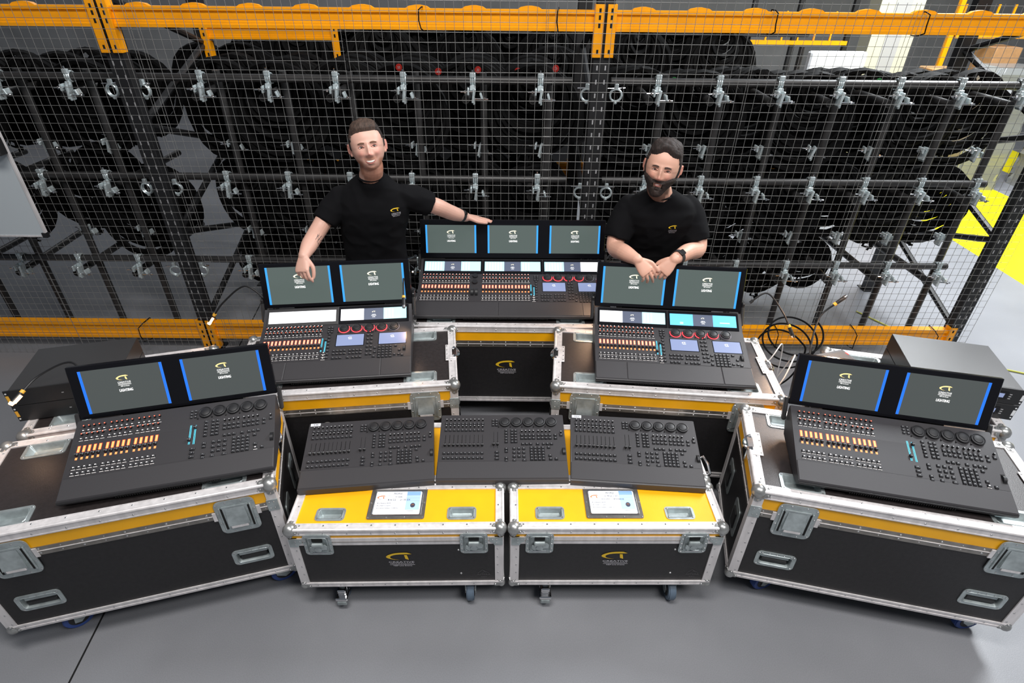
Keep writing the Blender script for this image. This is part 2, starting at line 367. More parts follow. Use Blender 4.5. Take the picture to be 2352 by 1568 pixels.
def big_case(label, loc, rz, front='full', logo_front=False, wheel='blue', end=(1, 1), yellow_h=.062, w_=1.147):
    d_, h_ = .547, .713; zb = .15; fw = .036
    t = thing('road_case', label, 'road case', (loc[0], loc[1], 0), rz)
    zs = h_ - fw - yellow_h                      # yellow/strip boundary
    # black base body
    mb = MB(); T = TR(0, 0, 0) @ FRONT
    hs = []
    if front == 'full': hs = [(.168 - .07, .168 + .07, .275, .345), (w_ - .23, w_ - .09, .275, .345)]
    mb.holes(0, w_, zb, zs, hs, 0, 'ply_black', T)
    mb.box(0, w_, .03, d_, zb, zs, 'ply_black'); mb.box(.002, w_ - .002, .002, .03, zb, zb + .002, 'ply_black'); mb.box(0, .002, 0, .03, zb, zs, 'ply_black'); mb.box(w_ - .002, w_, 0, .03, zb, zs, 'ply_black')
    mb.build('body', t)
    # lid
    mb = MB(); mb.box(0, w_, 0, d_, zs, h_ - .032, 'ply_yellow')
    dx, dy, dw, dh = .185, .078, .17, .098
    ctr = [(dx, dy), (w_ - dx, dy), (dx, d_ - dy), (w_ - dx, d_ - dy)]
    mb.holes(.001, w_ - .001, .001, d_ - .001, [(a - dw / 2 + .01, a + dw / 2 - .01, b - dh / 2 + .01, b + dh / 2 - .01) for a, b in ctr], h_, 'ply_top')
    for a, b, c, e in ((0, w_, 0, .002), (0, w_, d_ - .002, d_), (0, .002, 0, d_), (w_ - .002, w_, 0, d_)): mb.box(a, b, c, e, h_ - .032, h_ - .001, 'ply_yellow')
    mb.build('lid', t)
    for a, b in ctr:
        m2 = MB(); dish(m2, TR(a, b, h_), dw, dh, .022); m2.build('castor_dish', t)
    # closure strip around seam
    m2 = MB()
    for T_, L in ((Matrix(), w_), (TR(w_, 0, 0) @ RZ(pi / 2), d_), (TR(0, d_, 0) @ RZ(-pi / 2), d_)):
        m2.box(.03, L - .03, -.003, .001, zs - .02, zs + .0, 'strip', T_); m2.box(.03, L - .03, -.003, .001, zs - .045, zs - .0225, 'strip', T_)
        m2.box(.03, L - .03, -.0055, -.002, zs - .0225, zs - .0205, 'alu', T_)
        n = int(L / .075)
        for i in range(n):
            x = .05 + (L - .1) * i / (n - 1)
            for zz in (zs - .01, zs - .034): m2.ball((x, -.003, zz), .0045 if i % 2 else .0028, 'rivet', 6, 4, (1, .45, 1), T_)
    m2.build('closure_strip', t)
    # edge bars
    def bar(L, T_, nr):
        m = MB(); edge_bar(m, L, fw, T_, nr); m.build('edge_trim', t)
    bar(w_, TR(0, 0, h_), 10); bar(w_, TR(w_, d_, h_) @ RZ(pi), 10); bar(d_, TR(w_, 0, h_) @ RZ(pi / 2), 4); bar(d_, TR(0, d_, h_) @ RZ(-pi / 2), 4)
    flip = RX(pi / 2)
    m = MB()
    for T_, L in ((Matrix(), w_), (TR(w_, 0, 0) @ RZ(pi / 2), d_), (TR(0, d_, 0) @ RZ(-pi / 2), d_)):
        m.box(0, L, -.0045, .001, zb, zb + .034, 'alu', T_); m.box(0, L, -.006, -.004, zb + .026, zb + .034, 'alu', T_); m.box(0, L, -.006, -.004, zb + .010, zb + .013, 'alu', T_)
        for i in range(int(L / .11)): m.ball((.06 + i * .11, -.005, zb + .02), .004, 'rivet', 6, 4, (1, .45, 1), T_)
    m.build('base_trim', t)
    for sx, x0 in ((1, 0), (-1, w_)):
        for sy, y0 in ((1, 0), (-1, d_)):
            m = MB()
            m.box(min(x0 - sx * .0045, x0 + sx * .036), max(x0 - sx * .0045, x0 + sx * .036), min(y0 - sy * .0045, y0), max(y0 - sy * .0045, y0), zb, h_ - .03, 'alu')
            m.box(min(x0 - sx * .0045, x0), max(x0 - sx * .0045, x0), min(y0, y0 + sy * .036), max(y0, y0 + sy * .036), zb, h_ - .03, 'alu')
            if sy == 1:
                for i in range(7): m.ball((x0 + sx * .024, -.005, zb + .05 + i * .065), .004, 'rivet', 6, 4, (1, .45, 1))
                m.box(min(x0 - sx * .006, x0 + sx * .04), max(x0 - sx * .006, x0 + sx * .04), -.0065, 0, zs - .052, zs + .014, 'zinc', None, .001)
                for zz in (zs, zs - .035):
                    for q in (.012, .03): m.ball((x0 + sx * q, -.0065, zz), .003, 'rivet', 6, 4, (1, .45, 1))
            m.build('corner_post', t)
    for sx, x0 in ((1, 0), (-1, w_)):
        for sy, y0 in ((1, 0), (-1, d_)):
            m = MB(); corner(m, x0, y0, h_, sx, sy, -1); m.build('ball_corner', t)
            m = MB(); corner(m, x0, y0, zb, sx, sy, 1, .024, .036); m.build('ball_corner', t)
    # lift-off latch bracket on each short end
    for sx, x0 in ((1, 0), (-1, w_)):
        if not end[0 if sx > 0 else 1]: continue
        m = MB(); yc = d_ * .52
        m.box(*sorted((x0, x0 + sx * .052)), yc - .075, yc + .075, h_ + .004, h_ + .0075, 'alu', None, .001)
        m.box(*sorted((x0 - sx * .006, x0 + sx * .03)), yc - .058, yc + .058, h_ - .03, h_ + .009, 'alu', None, .003)
        n = 12; pts = []
        for i in range(n + 1):
            a = pi * i / n; pts.append((x0 + sx * .012 - sx * .03 * sin(a), yc + .042 * cos(a), h_ + .010 - .016 * sin(a)))
        m.tube(pts, .0095, 'chrome', 8)
        m.box(*sorted((x0 - sx * .012, x0 + sx * .02)), yc - .036, yc + .036, h_ - .07, h_ + .0095, 'chrome', None, .004)
        for q in (-.06, -.02, .02, .06): m.ball((x0 + sx * .044, yc + q, h_ + .0075), .004, 'rivet', 6, 4)
        m.build('lid_bracket', t)
        k = TR(x0 - sx * .001, d_ * .5, .38) @ RZ(-sx * pi / 2) @ FRONT
        for q in (-.13, .13):
            m = MB(); m.prism(rrect(.11, .17, .02, cx=q), 0, .004, 'zinc_dark', k); m.box(q - .03, q + .03, -.05, .05, .004, .012, 'black', k, .004); m.build('end_handle', t)
    if front == 'full':
        handle_plate(t, .168, .31); handle_plate(t, w_ - .16, .31)
        cover_latch(t, .178, .577); cover_latch(t, w_ - .16, .577)
    elif front == 'upper':
        cover_latch(t, .165, .585, True); cover_latch(t, w_ - .165, .585, True)
    if logo_front:
        m = MB(); logo(m, TR(.574, -.001, .42) @ FRONT, .118, .001, 'paint_yellow', 'paint_white'); m.build('logo', t)
    for a, b, r_ in ((.2, .09, .5), (w_ - .1, .08, .3), (.16, d_ - .1, .2), (w_ - .16, d_ - .1, -.4)): castor(t, a, b, zb, wheel, r_ + (0 if a > .5 else pi))
    for a in (.14, w_ - .2): m = MB(); m.box(a - .11, a + .13, .03, d_ - .03, zb - .012, zb, 'black'); m.build('castor_board', t)
    return t
def small_case(label, loc, rz, d_, front=True, card=None):
    w_, h_ = .899, .538; zb = .15; fw = .03
    t = thing('yellow_top_case', label, 'road case', (loc[0], loc[1], 0), rz)
    m = MB(); m.box(0, w_, 0, d_, zb, h_ - .1, 'ply_black'); m.build('body', t)
    m = MB(); hs = []
    ctr = [(.165, .079), (w_ - .175, .079)] if front else []
    dw, dh = .125, .068
    m.holes(.001, w_ - .001, .001, d_ - .001, [(a - dw / 2 + .008, a + dw / 2 - .008, b - dh / 2 + .008, b + dh / 2 - .008) for a, b in ctr], h_, 'ply_yellow')
    m.box(0, w_, 0, d_, h_ - .1, h_ - .02, 'ply_yellow')
    for a, b, c, e in ((0, w_, 0, .002), (0, w_, d_ - .002, d_), (0, .002, 0, d_), (w_ - .002, w_, 0, d_)): m.box(a, b, c, e, h_ - .02, h_ - .001, 'ply_yellow')
    m.build('lid', t)
    for a, b in ctr:
        m = MB(); dish(m, TR(a, b, h_), dw, dh, .018, 'zinc', 'zinc', True, .016, .012, .006); m.build('lid_dish', t)
    def bar(L, T_, nr):
        m = MB(); edge_bar(m, L, fw, T_, nr); m.build('edge_trim', t)
    bar(w_, TR(0, 0, h_), 9); bar(w_, TR(w_, d_, h_) @ RZ(pi), 6); bar(d_, TR(w_, 0, h_) @ RZ(pi / 2), 3); bar(d_, TR(0, d_, h_) @ RZ(-pi / 2), 3)
    zs = h_ - .05
    m = MB()
    for T_, L in ((Matrix(), w_), (TR(w_, 0, 0) @ RZ(pi / 2), d_), (TR(0, d_, 0) @ RZ(-pi / 2), d_)):
        m.box(0, L, -.004, .001, zs - .045, zs, 'alu', T_); m.box(0, L, -.0055, -.003, zs - .024, zs - .022, 'strip', T_)
        for zz in (zs - .011, zs - .035): m.ball((L / 2, -.004, zz), .004, 'rivet', 6, 4, (1, .45, 1), T_)
        m.box(0, L, -.0045, .001, zb, zb + .03, 'alu', T_); m.box(0, L, -.007, -.004, zb + .021, zb + .03, 'alu', T_); m.box(0, L, -.006, -.004, zb + .008, zb + .011, 'alu', T_)
        for i in range(int(L / .1)): m.ball((.07 + i * .1, -.0052, zb + .016), .004, 'rivet', 6, 4, (1, .45, 1), T_)
    m.build('closure_band', t)
    for sx, x0 in ((1, 0), (-1, w_)):
        m = MB()
        m.box(*sorted((x0 - sx * .0045, x0 + sx * .034)), -.0048, .0, zb, zs + .0, 'alu'); m.box(*sorted((x0 - sx * .0045, x0)), 0, .034, zb, zs, 'alu')
        for i in range(5): m.ball((x0 + sx * .022, -.005, zb + .04 + i * .055), .004, 'rivet', 6, 4, (1, .45, 1))
        P = [(0, zs), (.055, zs), (.055, zs - .026), (.04, zs - .036), (.036, zs - .05), (0, zs - .05)]
        m.prism([(x0 + sx * a, b) for a, b in P], .0045, .0075, 'zinc', FRONT)
        for a, b in ((.045, .015), (.026, .015), (.026, .035)): m.ball((x0 + sx * a, -.0075, zs - b), .0032, 'rivet', 6, 4, (1, .45, 1))
        m.build('corner_post', t)
        for sy, y0 in ((1, 0), (-1, d_)):
            m = MB(); corner(m, x0, y0, h_, sx, sy, -1, .029, .04); m.build('ball_corner', t)
            if sy > 0: m = MB(); corner(m, x0, y0, zb, sx, sy, 1, .018, .036); m.build('ball_corner', t)
    if front:
        butterfly_latch(t, .12, .452); butterfly_latch(t, w_ - .122, .452)
        m = MB(); T = FRONT; logo(m, TR(.452, -.0012, .338) @ FRONT, .112, .0005, 'paint_yellow', 'paint_white'); m.build('logo', t)
        m = MB(); T = TR(w_ - .085, -.0012, .235) @ FRONT
        for (a, b), (c, e) in (((-.026, 0), (-.006, .025)), ((-.006, .025), (.005, .012)), ((.005, .012), (-.01, -.004)), ((-.006, .025), (.026, 0)), ((.005, .012), (.012, .004))):
            v = Vector((c - a, e - b)); n = Vector((-v.y, v.x)).normalized() * .0008
            m.flat([(a + n.x, b + n.y), (c + n.x, e + n.y), (c - n.x, e - n.y), (a - n.x, b - n.y)], .0005, 'paint_grey', T)
        text(m, 'ASTERA', 0, -.009, .06, .010, .0005, 'paint_grey', T); text(m, 'AX9', 0, -.026, .026, .008, .0005, 'paint_grey', T); m.build('maker_print', t)
        m = MB(); m.ball((w_ - .19, -.001, .40), .005, 'rivet', 8, 5, (1, .5, 1)); m.ball((w_ - .185, -.001, .235), .005, 'rivet', 8, 5, (1, .5, 1)); m.build('rivet', t)
        castor(t, .16, .06, zb, 'brake', pi / 2); castor(t, w_ - .15, .06, zb, 'grey', -pi / 2)
    else:
        castor(t, .16, .08, zb, 'grey', .3); castor(t, w_ - .15, .08, zb, 'grey', .3)
    castor(t, .16, d_ - .07, zb, 'grey', .3); castor(t, w_ - .15, d_ - .07, zb, 'grey', .3)
    for a in (.06, w_ - .25): m = MB(); m.box(a, a + .2, .02, d_ - .02, zb - .012, zb, 'black'); m.build('castor_board', t)
    if not front:
        m = MB(); yc = d_ * .32
        m.box(w_, w_ + .006, yc - .09, yc + .09, h_ - .14, h_ - .02, 'zinc'); m.tube([(w_ + .006, yc - .06, h_ - .05), (w_ + .035, yc - .055, h_ - .02), (w_ + .04, yc, h_ - .015), (w_ + .035, yc + .055, h_ - .02), (w_ + .006, yc + .06, h_ - .05)], .007, 'chrome', 8); m.build('spring_handle', t)
    if card:
        m = MB(); T = TR(.443, .137, h_) @ Matrix.Diagonal((1, 1.2, 1, 1)); W2, H2 = .245, .145
        m.prism(rrect(W2, H2, .008), .0005, .0035, 'strip', T); m.ringstack([(rrect(W2 - .03, H2 - .026, .006), .0035), (rrect(W2 - .033, H2 - .029, .006), .006), (rrect(W2 - .04, H2 - .036, .006), .0055), (rrect(W2 - .042, H2 - .038, .006), .004)], 'chrome', T, cap=False)
        for a in (-.115, -.038, .038, .115):
            for b in (-1, 1): rivet(m, a, b * .066, .004, T)
        rivet(m, -.115, 0, .004, T); rivet(m, .115, 0, .004, T); pf = m.build('label_frame', t)
        m = MB(); z = .0045; cw, ch = .2, .105
        m.prism(rrect(cw, ch, .006), .0038, z, 'card', T)
        m.flat([(.035, ch / 2 - .001), (.095, ch / 2 - .001), (.095, -ch / 2 + .02), (.035, -ch / 2 + .02)], z + .0002, 'card_pale', T); m.flat([(.035, .0515), (.095, .0515), (.095, .035), (.035, .035)], z + .0004, 'card_blue', T)
        logo(m, T @ TR(-.075, .018, 0), .036, z + .0004, 'card_orange', 'ink_pale', False); text(m, 'CREATIVE', -.073, .0155, .036, .0045, z + .0004, 'ink_pale', T)
        q = z + .0006
        for a, b, c, e in ((-.05, .095, .034, .0345), (-.05, .095, .021, .0215), (-.097, .095, .008, .0085), (-.05, -.0495, .008, .05), (.0, .0005, .008, .021), (-.097, .095, -.0345, -.034), (-.03, -.0295, -.05, -.034), (.02, .0205, -.05, -.034)):
            m.flat([(a, c), (b, c), (b, e), (a, e)], q, 'ink_pale', T)
        text(m, card[0], -.005, .042, .036, .008, q, 'ink', T); text(m, card[1], -.0, .0275, card[4], .007, q, 'ink', T); text(m, card[2], -.028, .0135, .036, .007, q, 'ink', T); text(m, card[3], .03, .0135, .045, .007, q, 'ink', T)
        for i, s_ in enumerate(('8 x Astera AX9', '8 x Half Coupler', '8 x 6mm Safety (130KG)')): text(m, s_, (-.06, -.058, -.042)[i], -.002 - i * .0115, (.058, .06, .092)[i], .0052, q, 'ink', T)
        text(m, 'CLIENT', -.042, .0445, .012, .003, q, 'ink_pale', T); text(m, 'SHOW', -.043, .0315, .01, .003, q, 'ink_pale', T); text(m, 'WARNING', .058, -.038, .028, .003, q, 'ink', T);
        m.prism([(.066 + .0105 * cos(i * pi / 8), -.012 + .0105 * sin(i * pi / 8)) for i in range(16)], z, q, 'ink', T); logo(m, T @ TR(.066, -.0125, 0), .011, q + .0002, 'card_orange', 'ink', False)
        m.build('label_card', t)
    return t
# ---------------------------------------------------------------- desks
_sh = {}
def shared(name, fn):
    if name not in _sh:
        m = MB(); fn(m); _sh[name] = m.mesh(name.split(':')[0])
    return _sh[name]
def keyb(lit=None, w_=.0135, h_=.0115):
    def f(m):
        m.box(-w_ / 2 - .0012, w_ / 2 + .0012, -h_ / 2 - .0012, h_ / 2 + .0012, 0, .0008, 'hole'); m.box(-w_ / 2, w_ / 2, -h_ / 2, h_ / 2, .0005, .0055, 'key', None, .0014)
        if lit:
            m.box(-.0028, .0028, .0005, .0035, .0054, .0059, lit)
            if lit == 'lit_white': m.box(-w_ / 2 - .001, w_ / 2 + .001, -h_ / 2 - .0018, -h_ / 2 - .0008, 0, .001, lit)
        else: m.box(-.0025, .0025, .0008, .0028, .0053, .0057, 'line')
    return f
def knobm(lit=None):
    def f(m):
        m.cyl((0, 0, 0), (0, 0, .011), .0046, 'cap', 10, .004); m.cyl((0, .0, .011), (0, .0, .0115), .0028, lit or 'key', 8)
    return f
def encoder(ring):
    def f(m):
        P = [(0, .026), (.004, .0275), (.011, .0265), (.012, .0235), (.0095, .0215), (.0095, .019), (.0125, .0175), (.0135, .015), (.0138, .0001)]
        n = 32; vs = []; fs = []
        for z, r in P: vs += [(r * cos(2 * pi * i / n), r * sin(2 * pi * i / n), z) for i in range(n)]
        for a in range(len(P) - 1): fs += [(a * n + i, a * n + (i + 1) % n, (a + 1) * n + (i + 1) % n, (a + 1) * n + i) for i in range(n)]
        m.add(vs, fs, 'knob')
        if ring:
            k = {'red': 'ring_red', 'off': 'ring_off'}[ring]; vs = []
            for z, r in ((.0005, .0265), (.0005, .0305), (.003, .0305), (.003, .0265)): vs += [(r * cos(2 * pi * i / n), r * sin(2 * pi * i / n), z) for i in range(n)]
            m.add(vs, [(a * n + i, a * n + (i + 1) % n, ((a + 1) % 4) * n + (i + 1) % n, ((a + 1) % 4) * n + i) for a in range(4) for i in range(n) if ring == 'off' or sin(2 * pi * i / n) < .45], k)
        m.ball((-.03, -.026, .003), .0035, 'cap', 8, 5)
    return f
def panel(t, TP, W, kind, xb, xc):
    """keys, dials and faders on the sloping face: TP maps (x, v along slope, height) to the desk. xb: x of fader blocks; xc: x of command area"""
    lit = kind != 'wing'; H = .372
    keys = []; extra = []
    def put(name, key, fn, x, v, rot=0.):
        o = link(name, shared(key, fn), t); o.matrix_local = TP @ TR(x, v, 0) @ RZ(rot); return o
    def K(x, v, l=None, wd=.0135, hd=.0115): keys.append((x, v, l, wd, hd))
    big = kind in ('light', 'full')
    if not big: rowsk = [(.845, .905), (.738, .798)]; frow = (.63, .50, .474); brow = (.377, .305)
    else: rowsk = [(.895, .945), (.80, .855)]; frow = (.70, .555, .575); brow = (.445, .375)
    mk = MB()
    for bx in xb:
        for i in range(5):
            x = bx + i * .0198
            for v, vk in rowsk:
                K(x, v * H, 'lit_white' if lit else None); put('mini_knob', 'mini_knob:%d' % lit, knobm('lit_red' if lit else 'line'), x, vk * H)
            for v in brow: K(x, v * H, 'lit_white' if lit else None)
            if big: mk.box(x - .0022, x + .0022, .985 * H, .995 * H, 0, .001, 'lit_white', TP)
            def fd(m, up=.036, dn=.03):
                m.box(-.0013, .0013, -.032, .032, 0, .0008, 'hole')
                if lit:
                    m.box(-.0042, .0042, .0035, .032, .0006, .0016, 'lit_fader_hot' if big else 'lit_fader'); m.box(-.0038, -.0006, -.032, -.0215, .0006, .0014, 'lit_fader'); m.box(.0006, .0038, -.032, -.0215, .0006, .0014, 'lit_fader'); m.box(-.0062, .0062, .002, .034, .0004, .001, 'fader_spill')
            f = put('fader', 'fader:%s' % kind, fd, x, (frow[0] + frow[1]) / 2 * H + (.006 if not lit else 0))
            cp = link('fader_cap', shared('fader_cap', lambda m: (m.box(-.0055, .0055, -.008, .008, .001, .0115, 'cap', None, .003), m.box(-.0056, .0056, -.0006, .0006, .0112, .0118, 'line'))), f)
            cp.location = (0, (-.0095 if lit else -.03) + (0.014 if (not lit and False) else 0), 0)
            for q in range(9): mk.box(x + .0085, x + .0098, (frow[0] * H - .068) + q * .008, (frow[0] * H - .068) + q * .008 + .0006, 0, .0004, 'line', TP)
    mk.build('scale_marks', t) if mk.v else None
    # masters
    for i, dx in enumerate((.0, .0185)):
        def fm(m, i=i):
            m.box(-.0013, .0013, -.048, .048, 0, .0008, 'hole')
            if lit:
                for s in (-1, 1): m.box(s * .0022 - .0009, s * .0022 + .0009, (-.016, -.048)[i], (.048, .026)[i], .0006, .0016, 'lit_blue')
                for s in (-1, 1): m.box(s * .0022 - .0009, s * .0022 + .0009, (-.046, .038)[i], (-.034, .046)[i], .0006, .0016, 'lit_blue')
        f = put('fader', 'mfader:%d:%s' % (i, kind), fm, xc + .008 + dx, .585 * H if not big else .60 * H)
        cp = link('fader_cap', shared('fader_cap', None), f); cp.location = (0, ((-.025, .033)[i] if lit else -.027), 0)
    for v in (.39, .34, .29): K(xc + .024, v * H + (.02 if big else 0), 'lit_white' if big else None, .019, .0105)
    for a in (0, .0165):
        for v in ((.90, .86, .82) if not big else (.93, .885, .84)): K(xc + .005 + a + (0.03 if big else 0), v * H, None, .012, .0105)
    # dials
    for i in range(5):
        if big: x = xc + .115 + i * .0665; v = .90 * H; r = 'red' if i < 4 else 'off'
        else: x = xc + .0615 + i * .0566; v = .862 * H; r = None
        put('encoder_dial', 'encoder_dial:%s' % r, encoder(r), x, v)
    if not big:
        for v in (.73, .685, .64, .595, .55, .44, .40, .30, .26): K(xc + .068, v * H)
        for a in (.0965, .1135):
            for v in (.73, .685, .64, .595, .55): K(xc + a, v * H)
        for c in range(4):
            for xo in (.1435, .2225):
                x = xc + xo + c * .0185; put('mini_knob', 'mini_knob:c', knobm('line'), x, .715 * H); K(x, .655 * H); K(x, .605 * H)
        K(xc + .304, .655 * H); K(xc + .304, .605 * H)
        for xo in (.147, .1655, .184, .217, .245, .2635, .282): K(xc + xo, .515 * H)
        for r_, v in enumerate((.445, .385, .325)):
            for c in range(3): K(xc + .105 + c * .0225, v * H)
        K(xc + .105, .265 * H); K(xc + .152, .265 * H, None, .018)
        for c in range(4):
            for r_ in range(5): K(xc + .186 + c * .0182, (.455 - r_ * .043) * H, None, .013, .0135)
        K(xc + .268, .46 * H, 'lit_white' if False else None); K(xc + .272, .335 * H); K(xc + .274, .285 * H, 'lit_white' if lit else None); K(xc + .300, .285 * H)
        K(xc + .332, .655 * H); put('mini_knob', 'mini_knob:r', knobm('line'), xc + .332, .70 * H)
        wx, wv = xc + .338, .40 * H
    else:
        for i in range(8): K(xc + .042, (.80 - i * .063) * H)
        for a in (.246, .2655):
            for i in range(7): K(xc + a, (.82 - i * .072) * H)
        for c in range(4):
            for xo in (.075, .158):
                for v in (.475, .42): K(xc + xo + c * .0185, v * H)
        for xo in (.075, .0935, .112, .150, .1765, .195, .2135): K(xc + xo, .345 * H)
        for c in range(4):
            for r_ in range(5): K(xc + .310 + c * .0195, (.52 - r_ * .047) * H, None, .014, .014)
        for a, v in ((.287, .50), (.287, .42), (.283, .34), (.39, .36), (.412, .36), (.415, .44), (.395, .52), (.43, .345)): K(xc + a, v * H)
        for i, x0 in enumerate((.082, .305)):
            m = MB(); Q = TP @ TR(xc + x0, .57 * H, 0); ww, hh = .142, .078
            m.box(-.004, ww + .004, -.004, hh + .004, 0, .0012, 'bezel', Q); m.box(0, ww, 0, hh, .001, .0018, 'scr_mid', Q); logo(m, Q @ TR(.07, .052, 0), .02, .0021, 'scr_logo', 'scr_text'); m.build('touch_screen', t)
        wx, wv = xc + .44, .48 * H
    m = MB(); m.box(wx - .008, wx + .008, wv - .021, wv + .021, 0, .001, 'hole', TP); m.cyl((wx - .006, wv, -.004), (wx + .006, wv, -.004), .017, 'knob', 20, T=TP); m.build('thumb_wheel', t)
    order = sorted(keys, key=lambda k: (k[2] is None))
    fns = lambda l, a, b: ('key:%s:%g:%g' % (l, a, b), keyb(l, a, b))
    for x, v, l, a, b in order[:100]:
        kk, fn = fns(l, a, b); put('key', kk, fn, x, v)
    if len(order) > 100:
        m = MB()
        for x, v, l, a, b in order[100:]:
            q = MB(); keyb(l, a, b)(q)
            for f_, mi in zip(q.f, q.m): m.add([q.v[i] for i in f_], [tuple(range(len(f_)))], q.mats[mi], TP @ TR(x, v, 0))
        m.build('small_keys', t)['kind'] = 'stuff'
def display(m, T, ww, hh, style):
    """a lit screen in the local xy plane of T, origin lower left"""
    z = .0015
    m.box(0, ww, 0, hh, 0, z, 'scr' if style != 'lo' else 'scr_lo', T); sb = 'scr_blue' if style == 'lo' else 'scr_cyan'
    for a in (0, ww - .011): m.box(a, a + .011, 0, hh, z, z + .0004, sb, T)
    s = ww / .345
    logo(m, T @ TR(ww * .5, hh * .70, 0), .052 * s, z + .0006, 'scr_logo_y' if style == 'lo' else 'scr_logo', 'scr_text', False)
    c = ww * .5 + .002
    text(m, 'CREATIVE', c, hh * .70 - .011 * s, .054 * s, .0065 * s, z + .0006, 'scr_text', T); text(m, 'TECHNOLOGY', c, hh * .70 - .0185 * s, .054 * s, .0048 * s, z + .0006, 'scr_text', T)
    m.box(c - .027 * s, c + .027 * s, hh * .70 - .0245 * s, hh * .70 - .0235 * s, z, z + .0006, 'scr_text', T); text(m, 'NEP Live Events', c, hh * .70 - .030 * s, .036 * s, .0055 * s, z + .0006, 'scr_text', T)
    text(m, 'LIGHTING', c, hh * .70 - .05 * s, .055 * s, .0125 * s, z + .0008, 'scr_text', T); text(m, 'LIGHTING', c + .0006, hh * .70 - .05 * s, .055 * s, .0125 * s, z + .0007, 'scr_text', T)
def letterbox(m, T, ww, hh, style):
    z = .0015
    if style == 'blank': m.box(0, ww, 0, hh, 0, z, 'scr_white', T); return
    kinds = {'pale': ('scr_pale', 'scr_pale'), 'wp': ('scr_white', 'scr_pale'), 'sky': ('scr_sky', 'scr_sky'), 'pw': ('scr_pale', 'scr_white')}[style]
    m.box(0, ww * .35, 0, hh, 0, z, kinds[0], T); m.box(ww * .35, ww * .65, 0, hh, 0, z, 'scr_slate', T); m.box(ww * .65, ww, 0, hh, 0, z, kinds[1], T)
    if style != 'sky':
        for i in range(6): m.box(ww * (.03 + i * .05), ww * (.055 + i * .05), hh * .1, hh * .9, z, z + .0003, 'scr_white', T)
        for i in range(3): m.box(ww * (.68 + i * .05), ww * (.70 + i * .05), hh * .1, hh * .9, z, z + .0003, 'scr_white', T)
    else:
        m.box(ww * .15, ww * .2, hh * .12, hh * .3, z, z + .0003, 'scr_pale', T); m.box(ww * .75, ww * .9, hh * .3, hh * .4, z, z + .0003, 'scr_pale', T)
    logo(m, T @ TR(ww * .5, hh * .62, 0), .019, z + .0004, 'scr_logo', 'scr_text', False); text(m, 'CREATIVE', ww * .5, hh * .42, .02, .006, z + .0004, 'scr_text', T); text(m, 'TECHNOLOGY', ww * .5, hh * .34, .028, .004, z + .0004, 'scr_text', T); text(m, 'LIGHTING', ww * .5, hh * .22, .016, .006, z + .0004, 'scr_text', T)
